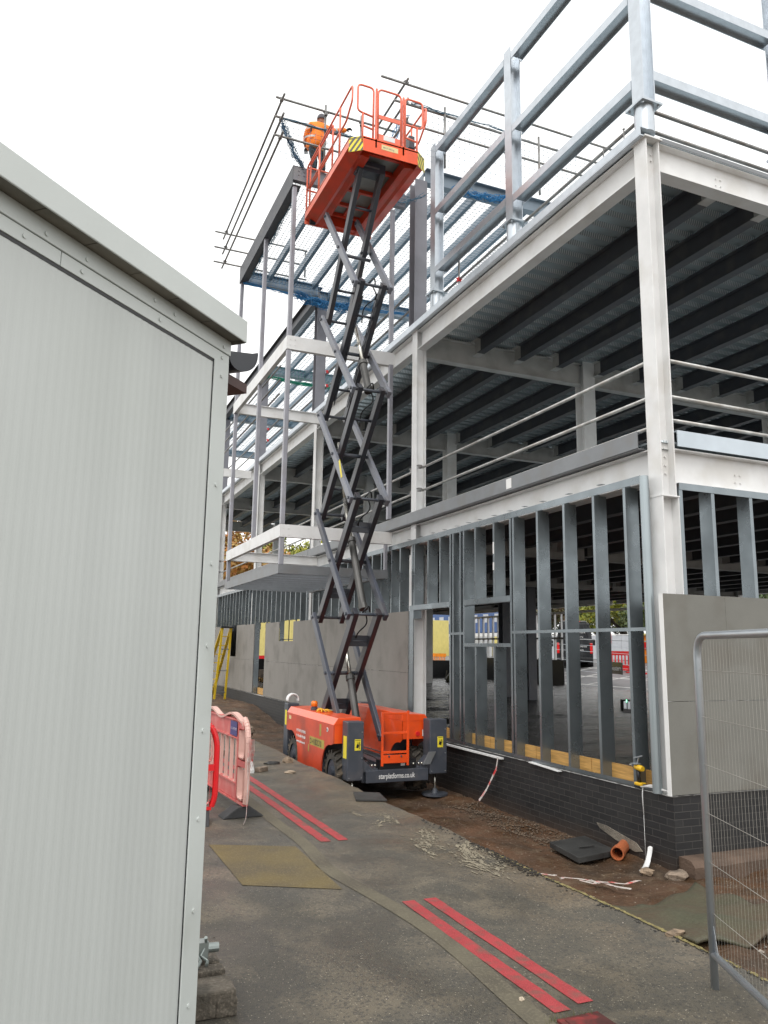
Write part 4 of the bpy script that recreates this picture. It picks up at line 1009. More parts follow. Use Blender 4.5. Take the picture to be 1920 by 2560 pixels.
    for s in (0,1):
        a = (PX0,PY0+.16) if s == 0 else (PX1-.21,PY0); c = (PX0+.21,PY0) if s == 0 else (PX1,PY0+.16)
        cp = seg(a, c, zb+.0, zt, (.006,.008), M['yellow'], 'corner_plate')
        a = Vector((*a,0)); c = Vector((*c,0)); d0 = c-a; L2 = d0.length; d0.normalize(); nn = Vector((d0.y,-d0.x,0))*.0015
        q = MB()
        H = zt-zb-.004
        for k in range(-2,5):
            u0 = (k*.105) if s == 0 else (k*.105); wd = .05; pts2 = []
            sl = .20 if s == 0 else -.20
            poly = [(u0,0),(u0+wd,0),(u0+wd+sl,H),(u0+sl,H)]
            # clip to the plate
            def clip(poly, f):
                out = []
                for i in range(len(poly)):
                    p_, n_ = poly[i], poly[(i+1) % len(poly)]; fp, fn = f(p_), f(n_)
                    if fp >= 0: out.append(p_)
                    if (fp >= 0) != (fn >= 0):
                        t_ = fp/(fp-fn); out.append((p_[0]+(n_[0]-p_[0])*t_, p_[1]+(n_[1]-p_[1])*t_))
                return out
            poly = clip(poly, lambda p_: p_[0]-.002)
            if poly: poly = clip(poly, lambda p_: L2-.002-p_[0])
            if len(poly) >= 3:
                vs = [a+d0*u+Vector((0,0,zb+.002+v))+nn for u, v in poly]; q.add(vs, [tuple(range(len(vs)))])
        pt(q, 'hazard_stripes', mat('stripe_grey_%d' % s, (.10,.095,.08), .5), cp)
    # side channels underneath: sloping skirt and inner beam
    for s in (0,1):
        def mx(x): return x if s == 0 else (PX0+PX1)-x
        pr = [(mx(-2.0),zl),(mx(-1.80),zb),(mx(-1.74),zb+.02),(mx(-1.64),zb),(mx(-1.60),zb),(mx(-1.60),zb+.2),(mx(-1.99),zb+.2)]
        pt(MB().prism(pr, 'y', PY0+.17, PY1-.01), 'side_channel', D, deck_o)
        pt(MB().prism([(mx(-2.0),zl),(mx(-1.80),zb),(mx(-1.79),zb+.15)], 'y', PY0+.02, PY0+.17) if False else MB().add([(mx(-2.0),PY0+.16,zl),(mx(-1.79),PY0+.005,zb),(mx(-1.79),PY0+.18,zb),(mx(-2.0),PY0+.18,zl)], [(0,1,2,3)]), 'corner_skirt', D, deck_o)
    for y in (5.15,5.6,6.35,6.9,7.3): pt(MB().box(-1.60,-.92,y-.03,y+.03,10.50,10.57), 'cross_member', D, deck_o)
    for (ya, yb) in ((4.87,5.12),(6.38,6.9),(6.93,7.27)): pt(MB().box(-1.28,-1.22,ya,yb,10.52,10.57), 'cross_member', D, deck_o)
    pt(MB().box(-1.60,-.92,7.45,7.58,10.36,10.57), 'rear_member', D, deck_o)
    pt(MB().box(-1.70,-1.16,5.33,5.55,10.30,10.50), 'scissor_mount', M['dgrey'], deck_o)
    pt(MB().box(-1.58,-1.28,5.32,5.329,10.38,10.41), 'mount_strip', M['trim'], deck_o)
    pt(MB().disc((-1.86,7.5,10.36),.05,.12,'x',12), 'rear_roller', M['black'], deck_o)
    # rails
    Rm = M['salmon']
    def rail(paths, r=.019, name='guard_rail', m=Rm):
        q = MB()
        for p in paths: q.tube(p, r, 10)
        return pt(q, name, m, deck_o, smooth=True)
    zt_, zm_ = 11.60, 11.08
    for s in (0,1):
        x = PX0+.015 if s == 0 else PX1-.015
        loop = smooth_path([(x,7.55,zm_),(x,5.5,zm_),(x,4.93,zm_+.02) if False else (x,5.22,zm_),(x,4.92,zm_+.22),(x,4.92,zt_),(x,7.55,zt_),(x,7.55,10.6)], .06)
        rail([loop, [(x,5.55,10.6),(x,5.55,zt_)], [(x,6.75,10.6),(x,6.75,zt_)]])
        xi = x+(.05 if s == 0 else -.05)
        rail([smooth_path([(xi,7.5,10.6),(xi,7.5,zt_+.03),(xi,6.1,zt_+.03),(xi,6.1,10.62)], .05), [(xi,7.5,zm_+.03),(xi,6.1,zm_+.03)], [(xi,6.9,10.62),(xi,6.9,zm_)]])
    rail([smooth_path([(PX0+.02,7.56,zt_),(PX1-.02,7.56,zt_)], .05), [(PX0+.02,7.56,zm_),(PX1-.02,7.56,zm_)]])
    y = PY0+.02
    rail([smooth_path([(-1.60,y,10.62),(-1.60,y,11.62),(-1.90,y,11.62),(-1.90,y,11.09),(-1.60,y,11.05)], .08), [(-1.80,y,10.5),(-1.80,y,11.07)], [(-1.80,y,10.83),(-1.6,y,10.80)]], name='front_guard_rail')
    pt(MB().box(-1.56,-1.53,y-.02,y+.02,10.45,11.63), 'gate_post', Rm, deck_o); pt(MB().box(-1.03,-1.0,y-.02,y+.02,10.45,11.62), 'gate_post', Rm, deck_o)
    g = rail([smooth_path([(-1.51,y,10.62),(-1.51,y,11.64),(-1.06,y,11.64),(-1.06,y,10.62)], .1)], name='gate')
    pt(MB().box(-1.5,-1.07,y-.008,y+.008,11.05,11.13), 'gate_bar', Rm, g); pt(MB().box(-1.5,-1.07,y-.008,y+.008,10.63,10.75), 'gate_toe_board', Rm, g)
    pt(MB().box(-1.40,-1.18,y-.012,y-.009,10.65,10.74), 'white_label', M['whitep'], g)
    ns = pt(MB().box(-1.44,-1.12,PY0-.003,PY0-.0005,10.45,10.545), 'name_label', M['paleyellow'], deck_o)
    textmesh('MAX 500 kg', .042, faceY(-1.41,PY0-.004,10.48), M['deckfloor'], 'lettering', ns, .0004)
    rail([smooth_path([(-.98,y,10.62),(-.98,y,11.62),(-.63,y,11.62),(-.63,y,11.09),(-.98,y,11.09)], .08), [(-.74,y,10.5),(-.74,y,11.09)], [(-.97,y,10.83),(-.74,y,10.80)]], name='front_guard_rail')
    pt(MB().box(-.56,-.535,y+.1,y+.13,11.2,11.6), 'hinge_strip', Rm, deck_o)
    # left side outer handle chain
    q = MB().tube([(-1.02+.01*math.sin(k*2.2),y-.03,10.7+k*.04) for k in range(20)], .007, 5); pt(q, 'gate_chain', M['salmon'], deck_o)
    # control box on right rail
    pt(MB().box(-1.9,-1.7,5.2,5.42,11.1,11.28) if False else MB().box(-.70,-.58,5.3,5.5,11.0,11.25), 'control_box', M['dgrey'], deck_o, bevel=.01)
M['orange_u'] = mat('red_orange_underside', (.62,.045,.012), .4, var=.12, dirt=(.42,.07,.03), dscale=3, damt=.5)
M['armm'] = mat('mid_lit_arm_grey', (.066,.073,.094), .35, var=.08, dirt=(.08,.07,.07), dscale=3, damt=.5)  # middle copy of the arm grey, partly lit tone put into the colour
lift()
# yellow glove lying on the hood
q = MB()
g0 = Vector((-1.93,5.93,.715))
q.tube([g0+Vector((0,.12,0)), g0+Vector((.02,.03,.012)), g0+Vector((.03,-.06,.005))], [.028,.036,.02], 8)
for k, a in enumerate((-50,-20,5,30,70)):
    d = Vector((math.sin(R(a)),-math.cos(R(a)),0)); q.tube([g0+Vector((.02,-.02,.01)), g0+d*.09+Vector((.02,-.02,.022)), g0+d*.17+Vector((.02,-.03,-.004))], [.016,.014,.009], 6)
tag(q.build('glove', mat('yellow_glove', (.80,.42,.03), .7, var=.2), smooth=True), 'yellow work glove lying on the left orange hood by the beacon', 'glove')
q = MB()
for k in range(4): q.tube([(-1.95+.10*math.cos(a), 7.42+.03*k, .80+.10*math.sin(a)) for a in [i*math.pi/9 for i in range(-1,11)]], .016, 8)
tag(q.build('cable_coil', M['whitep'], smooth=True), 'coil of pale cable hung on the rear left outrigger of the lift', 'cable')

# =====================================================================
# WORKER
# =====================================================================
def skin_mesh(name, verts, edges, m, parent=None, sub=2, root=0):
    me = bpy.data.meshes.new(name); me.from_pydata([v[0] for v in verts], edges, [])
    o = bpy.data.objects.new(name, me); COL.objects.link(o)
    sk = o.modifiers.new('skin', 'SKIN'); sk.use_smooth_shade = True
    lay = me.skin_vertices[0] if me.skin_vertices else None
    if lay is None:
        bpy.context.view_layer.update(); lay = me.skin_vertices[0]
    for i, v in enumerate(verts):
        r = v[1]; lay.data[i].radius = r if isinstance(r, tuple) else (r, r); lay.data[i].use_root = (i == root)
    sb = o.modifiers.new('sub', 'SUBSURF'); sb.levels = sub; sb.render_levels = sub
    me.materials.append(m)
    if parent: o.parent = parent; o.matrix_parent_inverse = Matrix.Translation(-parent.location)
    return o
def worker():
    W = thing('person', 'person in orange jacket, dark trousers and grey hat reaching out behind the raised platform', 'person', (-1.6,8.1,11.64))
    Y = 8.08
    # body (skin underneath): legs, trunk, neck, arms
    V = [((-1.66,Y,12.50),.13), ((-1.65,Y+.02,12.72),.125), ((-1.62,Y+.02,12.95),.13), ((-1.58,Y+.03,13.06),.07), ((-1.555,Y+.04,13.13),.055),
         ((-1.75,Y,12.42),.095), ((-1.69,Y-.05,12.08),.07), ((-1.70,Y+.02,11.76),.048),
         ((-1.57,Y,12.42),.095), ((-1.50,Y-.04,12.10),.07), ((-1.48,Y+.04,11.76),.048),
         ((-1.77,Y+.02,12.99),.06), ((-1.84,Y+.10,12.76),.048), ((-1.78,Y+.30,12.64),.038),
         ((-1.45,Y,13.01),.06), ((-1.27,Y-.10,12.90),.048), ((-1.05,Y-.18,12.97),.036)]
    E_ = [(0,1),(1,2),(2,3),(3,4),(0,5),(5,6),(6,7),(0,8),(8,9),(9,10),(2,11),(11,12),(12,13),(2,14),(14,15),(15,16)]
    skin_mesh('body', V, E_, M['trousers'], W, 2, 0)
    # jacket: trunk with skirt and both sleeves
    V = [((-1.70,Y-.02,12.36),(.285,.20)), ((-1.665,Y,12.72),(.235,.165)), ((-1.63,Y+.01,12.93),(.215,.15)), ((-1.57,Y+.03,13.07),(.09,.085)),
         ((-1.79,Y+.02,13.00),.085), ((-1.86,Y+.10,12.77),.075), ((-1.80,Y+.27,12.66),.062),
         ((-1.45,Y,13.02),.085), ((-1.27,Y-.10,12.905),.08), ((-1.10,Y-.165,12.96),.06), ((-1.02,Y-.185,12.975),.05), ((-1.79,Y+.29,12.645),.052)]
    E_ = [(0,1),(1,2),(2,3),(2,4),(4,5),(5,6),(6,11),(2,7),(7,8),(8,9),(9,10)]
    jk = skin_mesh('jacket', V, E_, M['jacket'], W, 2, 0)
    # reflective bands follow the jacket
    def band(c, rx, ry, h, tilt=0, n=32):
        b = MB(); vs = []
        for k in range(n):
            a = 2*math.pi*k/n; x = c[0]+rx*math.cos(a); y = c[1]+ry*math.sin(a); dz = tilt*(x-c[0])
            vs += [(x,y,c[2]-h/2+dz),(x,y,c[2]+h/2+dz)]
        fs = [(2*k,2*((k+1) % n),2*((k+1) % n)+1,2*k+1) for k in range(n)]; b.add(vs, fs)
        b.build('reflective_band', M['reflect'], jk, smooth=True)
    band((-1.675,Y,12.64), .252, .178, .045, .02); band((-1.65,Y,12.84), .236, .166, .04, -.12)
    b = MB().tube([(-1.25,Y-.11,12.905),(-1.21,Y-.125,12.918)], .083, 16); b.build('reflective_band', M['reflect'], jk, smooth=True)
    b = MB().tube([(-1.835,Y+.19,12.705),(-1.82,Y+.225,12.69)], .073, 16); b.build('reflective_band', M['reflect'], jk, smooth=True)
    # head
    hc = Vector((-1.54,Y+.05,13.22))
    b = MB(); n1, n2 = 14, 18; vs = []; 
    for i in range(n1+1):
        t_ = math.pi*i/n1
        for k in range(n2):
            a = 2*math.pi*k/n2; x, y, z = math.sin(t_)*math.cos(a), math.sin(t_)*math.sin(a), math.cos(t_)
            jaw = 1-.22*max(0,-z); vs.append((hc.x+.078*x*jaw, hc.y+.098*y*jaw+(.012 if z < -.3 and y > 0 else 0), hc.z+.118*z))
    fs = [(i*n2+k, i*n2+(k+1) % n2, (i+1)*n2+(k+1) % n2, (i+1)*n2+k) for i in range(n1) for k in range(n2)]
    b.add(vs, fs)
    b.tube([hc+Vector((0,.09,.02)), hc+Vector((0,.118,-.02)), hc+Vector((0,.10,-.03))], [.008,.014,.010], 6)  # nose
    for s in (-1,1): b.tube([hc+Vector((s*.076,-.0,.02)), hc+Vector((s*.088,-.012,.0)), hc+Vector((s*.078,-.004,-.03))], [.01,.016,.008], 6)  # ears
    b.tube([hc+Vector((-.022,.094,-.055)), hc+Vector((0,.099,-.057)), hc+Vector((.022,.094,-.055))], .005, 5)
    b.build('head', M['skin'], W, smooth=True)
    b = MB()
    for s in (-1,1): b.disc(hc+Vector((s*.03,.09,.012)), .009, .01, 'y', 8)
    b.build('eyes', M['black'], W)
    # knitted hat
    b = MB(); vs = []
    for i in range(9):
        t_ = math.pi*.56*i/8
        for k in range(22):
            a = 2*math.pi*k/22; vs.append((hc.x+.092*math.sin(t_)*math.cos(a), hc.y-.005+.110*math.sin(t_)*math.sin(a), hc.z+.02+.118*math.cos(t_)-.02*math.sin(a)*-1*(i/8)))
    fs = [(i*22+k, i*22+(k+1) % 22, (i+1)*22+(k+1) % 22, (i+1)*22+k) for i in range(8) for k in range(22)]
    b.add(vs, fs); o = b.build('hat', M['hat'], W, smooth=True); sm = o.modifiers.new('s','SOLIDIFY'); sm.thickness = .008
    # gloved hands: palm and five fingers
    def hand(wr, d, palm_n, name):
        wr = Vector(wr); d = Vector(d).normalized(); nrm = Vector(palm_n).normalized(); sd_ = d.cross(nrm).normalized()
        V = [(wr,.024), (wr+d*.045,.03), (wr+d*.085,.028)]; E_ = [(0,1),(1,2)]
        for k in range(4):
            base = wr+d*.085+sd_*(.030-.02*k); ln = (.072,.08,.075,.06)[k]
            i0 = len(V); V += [(base,.0105), (base+d*ln*.5+nrm*.012,.0095), (base+d*ln*.75+nrm*.040,.0085), (base+d*ln*.62+nrm*.062,.008)]
            E_ += [(2,i0),(i0,i0+1),(i0+1,i0+2),(i0+2,i0+3)]
        i0 = len(V); tb_ = wr+d*.03+sd_*.032; V += [(tb_,.012), (tb_+d*.03+sd_*.018+nrm*.02,.0105), (tb_+d*.055+sd_*.01+nrm*.042,.009)]; E_ += [(1,i0),(i0,i0+1),(i0+1,i0+2)]
        skin_mesh(name, V, E_, M['black'], W, 1, 0)
    hand((-1.05,Y-.18,12.97), (.85,-.35,.35), (.2,-.1,-.9), 'hand'); hand((-1.78,Y+.30,12.64), (.2,.9,-.1), (0,-.1,-.95), 'hand')
    for (x, yy) in ((-1.70,Y+.02),(-1.48,Y+.04)):
        b = MB().tube([(x,yy,11.86),(x,yy,11.74)], [.058,.06], 14); b.tube([(x,yy-.05,11.70),(x,yy+.03,11.705),(x-.005,yy+.13,11.685),(x-.005,yy+.19,11.675)], [.05,.058,.05,.03], 12)
        b.build('boot', M['black'], W, smooth=True)
    # tool pouch hanging at the back
    b = MB().box(-1.60,-1.53,Y-.19,Y-.14,12.32,12.52); b.build('tool_pouch', mat('tan_pouch', (.28,.20,.12), .8), W, bevel=.01)
worker()
q = MB().box(-2.15,-.9,7.95,8.17,11.600,11.638); tag(q.build('scaffold_board', M['timber']), 'timber scaffold board across the roof purlins under the worker', 'board')

# =====================================================================
# SITE CABIN (left foreground)
# =====================================================================
def cabin():
    C0 = Vector((-5.61,-3.73,0)); w_ = Vector((math.sin(R(45)),math.cos(R(45)),0)); n_ = Vector((-w_.y,w_.x,0))  # n_ points into the cabin
    T = thing('site_cabin', 'pale grey-green site cabin with ribbed panels filling the left of the view', 'cabin', tuple(C0))
    Mx = Matrix.Identity(4)
    for i in range(3): Mx[i][0] = w_[i]; Mx[i][1] = n_[i]; Mx[i][2] = (0,0,1)[i]; Mx[i][3] = C0[i]
    def pt(mb, n, m, par=T, **k): mb.xf(Mx); return mb.build(n, m, par, **k)
    # ribbed wall panel: local x runs along the wall (negative away from corner), y into the cabin
    b = MB(); xs = []; x = -4.2; k = 0
    while x < -.10: xs.append((x, 0.0 if k % 4 < 2 else .00045)); x += .0085; k += 1
    xs.append((-.10, .0))
    vs = []
    for (x, y) in xs: vs += [(x,y,.1),(x,y,2.83)]
    b.add(vs, [(2*i,2*i+2,2*i+3,2*i+1) for i in range(len(xs)-1)]); pt(b, 'wall_panel', M['cabin'])
    b = MB().box(-4.2,-.09,.006,.06,.1,2.83).box(-.0,.0-.06,.02,5,.1,2.9).box(-4.2,-4.14,.06,5,.1,2.9); pt(b, 'wall_core', M['cabin'])
    b = MB().box(-.098,.0,-.006,.02,.08,2.842); pt(b, 'corner_trim', M['cabintrim'], bevel=.004)
    b = MB().box(-4.2,-.094,-.0015,-.0005,2.822,2.832).box(-.1015,-.0985,-.003,0,.1,2.84); pt(b, 'seal_line', M['black'])
    b = MB().box(-4.2,-.885,-.005,.004,2.833,2.878).box(-.882,.0,-.0045,.004,2.833,2.878); pt(b, 'lower_trim', M['cabintrim'], bevel=.002)
    b = MB().box(-4.2,.002,-.010,.006,2.8795,2.9365); pt(b, 'upper_trim', M['cabintrim'], bevel=.002)
    b = MB()
    for x in (-1.02,-.80,-.43,-.05): b.disc((x,-.009 if 0 else -.0065,2.855), .007, .005, 'y', 10)
    for x in (-.79,-.95,-.47,-.05,-.36): b.disc((x,-.0115,2.902+.006*math.sin(x*9)), .007, .006, 'y', 10)
    for z in (2.78,2.35,2.05,1.75,1.45,1.15,.85,.55): b.disc((-.05,-.0075,z), .0075, .006, 'y', 10)
    pt(b, 'rivets', M['cabintrim'], smooth=False)
    b = MB()
    x = -4.2
    while x < -.02:
        b.box(x, min(x+.196,.004), -.066, .03, 2.938, 2.946); x += .2
    pt(b, 'soffit', M['soffit'])
    b = MB().box(-4.2,.014,-.074,-.067,2.930,3.020); f = pt(b, 'fascia', M['cabintrim'], bevel=.003)
    b = MB().box(.007,.014,-.067,.05,2.930,3.020); pt(b, 'fascia_return', M['soffit'], f)
    b = MB().box(-4.2,.02,-.066,5,3.0,3.015); pt(b, 'roof', M['cabintrim'])
    # gutter and brown fascia running away along the hidden side
    n = 14; prof = [(.004+.108*(1-math.cos(math.pi*k/n)), 2.905+.30*.108*(1-math.cos(math.pi*k/n))-.082*math.sin(math.pi*k/n)**.8) for k in range(n+1)]
    b = MB(); vs = []; m_ = len(prof)
    for yy in (-.0, 9.0):
        for (x, z) in prof: vs.append((x,yy,z))
        for (x, z) in reversed(prof): vs.append((x+(.004 if x < .1 else -.004),yy,z+.005))
    N = 2*m_; b.add(vs, [tuple(range(N))[::-1], tuple(range(N,2*N))]+[(i,(i+1) % N,N+(i+1) % N,N+i) for i in range(N)])
    b.prism(prof, 'y', -.001, .006) if False else b.add([(x,0.001,z) for x, z in prof], [tuple(range(m_))])
    pt(b, 'gutter', M['gutter'])
    b = MB().box(.001,.03,.02,9,2.62,2.83).box(.03,.19,.03,9,2.79,2.83); pt(b, 'brown_fascia', M['brownw'])
cabin()

# =====================================================================
# FENCE PANEL (right foreground)
# =====================================================================
def fence():
    base = Vector((-2.78,-3.24,0)); d = Vector((-.40,-.916,0)).normalized()
    T = thing('mesh_fence_panel', 'galvanised temporary mesh fence panel with rounded corner in the right foreground', 'fence', tuple(base))
    L_ = 3.3; zr = .17; ztop = 1.845
    a = base; e = base+d*L_
    q = MB().tube(smooth_path([a+Vector((0,0,.0)), a+Vector((0,0,ztop)), e+Vector((0,0,ztop)), e+Vector((0,0,.0))], .13, 8), .021, 14); fr = q.build('frame_tube', M['galv'], T, smooth=True)
    q = MB().tube([a+Vector((0,0,zr))+d*.01, e+Vector((0,0,zr))], .019, 14); q.build('bottom_rail', M['galv'], T, smooth=True)
    q = MB().add([a+d*.015+Vector((0,0,zr+.01)), a+d*.07+Vector((0,0,zr+.01)), a+d*.015+Vector((0,0,zr+.16)), a+d*.015+Vector((.002,0,zr+.01)), a+d*.07+Vector((.002,0,zr+.01)), a+d*.015+Vector((.002,0,zr+.16))], [(0,1,2),(5,4,3),(0,3,4,1),(1,4,5,2),(2,5,3,0)]); q.build('gusset', M['galv'], T)
    q = MB(); s_ = .045
    while s_ < L_-.03: p = a+d*s_; q.tube([p+Vector((0,0,zr)), p+Vector((0,0,ztop))], .0009, 4, caps=False); s_ += .038
    z = .38
    while z < ztop: q.tube([a+Vector((0,0,z)), e+Vector((0,0,z))], .0017, 5, caps=False); z += .255
    q.build('mesh_panel', M['galvm'], T)
    return T
M['galvm'] = mat('galvanised_wire', (.42,.40,.36), .4, .6)
fence()

# =====================================================================
# BARRIERS
# =====================================================================
def barrier(origin, ang, label, mA, mB, length=2.0, sign=True):
    T = thing('plastic_barrier', label, 'barrier', origin, 'plastic chapter barriers')
    Mx = Matrix.Translation(origin) @ Matrix.Rotation(R(ang), 4, 'Z')
    def pt(mb, n, m, par=T, **k): mb.xf(Mx); return mb.build(n, m, par, **k)
    H = 1.0; zb = .12
    # local x along the barrier from the near end, y thickness .05; everything 0.05 deep
    def slab(x0, x1, z0, z1, y0=-.012, y1=.012): return MB().box(x0, x1, y0, y1, z0, z1)
    pt(slab(.30,length-.3,.78,.95).box(.30,length-.3,-.03,.03,.95,.965).box(.3,length-.3,-.03,.03,.765,.78), 'top_board', mA)
    pt(slab(.30,length-.3,.14,.30).box(.3,length-.3,-.03,.03,.12,.135).box(.3,length-.3,-.03,.03,.30,.315), 'bottom_board', mA)
    # scalloped top edge
    b = MB(); vs = []; N = 40
    for i in range(N+1):
        x = .12+(length-.24)*i/N; z = .965+.035*math.cos(i/N*2*math.pi*2)*-1+.02; 
        if i == 0 or i == N: z -= .03
        vs += [(x,-.032,z-.015),(x,.032,z-.015),(x,.032,z+.008),(x,-.032,z+.008)]
    fs = [(4*i+k,4*i+(k+1) % 4,4*i+4+(k+1) % 4,4*i+4+k) for i in range(N) for k in range(4)]+[(0,1,2,3)[::-1],(4*N,4*N+1,4*N+2,4*N+3)]
    b.add(vs, fs); pt(b, 'top_edge', mB)
    # vertical pickets with rounded feet
    x = .38
    while x < length-.34:
        b = MB().box(x,x+.02,-.020,.020,.31,.77).box(x+.02,x+.055,-.004,.004,.31,.77).box(x+.005,x+.055,-.020,.020,.30,.325); pt(b, 'picket', mB if mA is M['barrier'] else mA, bevel=.004); x += .20
    # end frames: two stacked openings
    for (xa, s) in ((0,1),(length,-1)):
        def X(v): return xa+s*v
        path = [(X(.03),0,zb+.03),(X(.0),0,zb+.12),(X(.0),0,.78),(X(.06),0,.93),(X(.16),0,.985)]
        b = MB()
        pp = smooth_path(path, .08, 3)
        for i in range(len(pp)-1): b.bar(pp[i], pp[i+1]+(pp[i+1]-pp[i])*.02, .064, .035, (0,1,0)) if False else b.bar(pp[i], pp[i+1], .060, .035, (1,0,0.001)) if False else b.tube([pp[i],pp[i+1]], .030, 8)
        pt(b, 'end_edge', mB if xa == 0 else mA)
        b = MB().box(X(.27),X(.30),-.03,.03,.12,.97); pt(b, 'inner_upright', mA)
        b = MB().box(X(.03),X(.27),-.028,.028,zb,zb+.03).box(X(.02),X(.27),-.028,.028,.50,.56).box(X(.10),X(.27),-.026,.026,.88,.95); pt(b, 'cross_web', mA)
        for (z0, z1) in ((zb+.03,.50),(.56,.88)):
            b = MB(); lp = smooth_path([(X(.25),0,z1-.02),(X(.25),0,z0+.02),(X(.05),0,z0+.02),(X(.05),0,z1-.02)], .05, 3)
            for i in range(len(lp)-1):
                p, q_ = Vector(lp[i]), Vector(lp[i+1]); dd = (q_-p).normalized(); nn = Vector((-dd.z,0,dd.x))*.006
                b.add([p+nn+Vector((0,-.03,0)),p+nn+Vector((0,.03,0)),q_+nn+Vector((0,.03,0)),q_+nn+Vector((0,-.03,0)),p-nn+Vector((0,-.03,0)),p-nn+Vector((0,.03,0)),q_-nn+Vector((0,.03,0)),q_-nn+Vector((0,-.03,0))], [(0,1,2,3),(7,6,5,4),(0,4,5,1),(3,2,6,7)])
            pt(b, 'opening_rim', mB)
    # rubber feet
    for xa in (.16, length-.16):
        b = MB(); pr = [(-.22,0),(-.20,.02),(-.06,.115),(.06,.115),(.20,.02),(.22,0)]
        vs = [(xa-.11,y,z) for y, z in pr]+[(xa+.11,y,z*.92) for y, z in pr]; n = len(pr)
        b.add(vs, [tuple(range(n))[::-1], tuple(range(n,2*n))]+[(i,(i+1) % n,n+(i+1) % n,n+i) for i in range(n)]); pt(b, 'foot', M['foot'], bevel=.01)
    if sign:
        b = MB().box(.33,.58,.030,.032,.79,.94); s_ = pt(b, 'sign_plate', mat('purple_blue_plate', (.06,.05,.20), .5))
        t_ = textmesh('A.C. BARRIERS', .036, Mx @ Matrix.Translation((.565,.0325,.85)) @ Matrix.Rotation(R(180), 4, 'Z') @ Matrix.Rotation(R(90), 4, 'X'), mat('pale_lilac', (.4,.38,.5), .5), 'lettering', T, .0005)
        # reads from the barrier's outer face
    return T
barrier((-4.16,1.62,0), 94, 'faded pink-red plastic barrier with bleached edges and a small blue plate', M['barrier'], M['barrierw'])
barrier((-4.49,1.60,0), 172, 'bright red plastic barrier half hidden behind the cabin corner', M['redp'], M['redp'], sign=False)
# tape knotted on the barrier end
q = MB()
def ribbon(q, pts, w_, up=(1,0,0)):
    pts = [Vector(p) for p in pts]
    for i in range(len(pts)-1):
        p, e = pts[i], pts[i+1]; d = (e-p).normalized(); x = d.cross(Vector(up))
        if x.length < .1: x = Vector((0,1,0))
        x = x.normalized()*w_/2*(1 if i % 2 else .8); q.add([p-x,p+x,e+x,e-x], [(0,1,2,3)])
for k in range(5):
    o_ = Vector((-4.175+.012*k,1.555-.006*k,0)); ribbon(q, [o_+Vector((0,0,.80)), o_+Vector((.01,0,.70)), o_+Vector((-.01,-.01,.58)), o_+Vector((.01,-.01,.47+.02*k))], .03)
ribbon(q, [(-4.18,1.54,.55),(-4.17,1.53,.4),(-4.175,1.52,.25),(-4.18,1.50,.12),(-4.20,1.44,.03),(-4.24,1.36,.008)], .03)
o = q.build('warning_tape', mat('white_tape', (.62,.55,.52), .5, var=.05, dirt=(.6,.04,.04), dscale=16, damt=1)); sm = o.modifiers.new('s','SOLIDIFY'); sm.thickness = .001
tag(o, 'red and white tape tied round the end of the faded barrier', 'tape')

def stepladder():
    T = thing('step_ladder', 'yellow stepladder standing by the far end of the grey boarded wall', 'ladder', (-.75,19.6,-.42))
    A = Vector((-.62,20.6,2.15)); 
    def pt(mb, n, m, **k): return mb.build(n, m, T, **k)
    # front stiles toward the left, rear stiles near vertical
    tp = [Vector((-.66,20.45,2.38)), Vector((-.34,20.55,2.38))]
    ft = [Vector((-.74,23.6,-.08)), Vector((-.26,23.7,-.08))]; rt = [Vector((-.70,21.1,-.08)), Vector((-.30,21.25,-.08))]
    for a, c in zip(tp, ft): pt(MB().bar(a, c, .04, .10, (1,0,0)), 'stile', M['ladder'])
    for a, c in zip(tp, rt): pt(MB().bar(a, c, .04, .07, (1,0,0)), 'rear_stile', M['ladder'])
    for k in range(1, 8):
        t_ = k/8; pt(MB().bar(tp[0].lerp(ft[0], t_), tp[1].lerp(ft[1], t_), .09, .03), 'tread', M['ladder'])
    for t_ in (.3,.6,.9): pt(MB().bar(tp[0].lerp(rt[0], t_), tp[1].lerp(rt[1], t_), .03, .03), 'brace', M['trim'])
    pt(MB().box(-.72,-.28,20.38,20.62,2.36,2.42), 'top_cap', M['black'])
    pt(MB().bar(tp[0].lerp(ft[0], .55), tp[0].lerp(rt[0], .62), .02, .01), 'spreader', M['trim'])
    v = tp[0].lerp(ft[0], .38); pt(MB().bar(v+Vector((-.03,-.03,.2)), v+Vector((-.05,-.03,-.12)), .10, .005, (0,1,0)), 'red_sticker', M['redp'])
stepladder()

# things in the trench
q = MB().add([(-.78,.60,-.42),(-.18,.72,-.42),(-.14,1.34,-.40),(-.72,1.22,-.40),(-.78,.60,-.48),(-.18,.72,-.48),(-.14,1.34,-.46),(-.72,1.22,-.46)], [(0,1,2,3),(7,6,5,4),(0,4,5,1),(1,5,6,2),(2,6,7,3),(3,7,4,0)])
q.box(-.55,-.35,.88,.91,-.402,-.392)
tag(q.build('manhole_cover', M['coal'], bevel=.008), 'dark square chamber cover lying on the earth by the brick wall', 'cover')
T = thing('drain_pipe', 'short terracotta drain pipe sticking out of the wall foot', 'pipe', (-.1,.75,-.42))
def holpipe(p, e, r, th, n=24):
    b = MB(); p, e = Vector(p), Vector(e); d = (e-p).normalized(); x = d.cross(Vector((0,0,1))).normalized(); y = x.cross(d); vs = []
    for c in (p, e):
        for rr in (r, r-th): vs += [c+x*rr*math.cos(2*math.pi*k/n)+y*rr*math.sin(2*math.pi*k/n) for k in range(n)]
    fs = []
    for k in range(n):
        j = (k+1) % n; fs += [(k,j,2*n+j,2*n+k),(n+k,3*n+k,3*n+j,n+j),(k,n+k,n+j,j),(2*n+k,2*n+j,3*n+j,3*n+k)]
    return b.add(vs, fs)
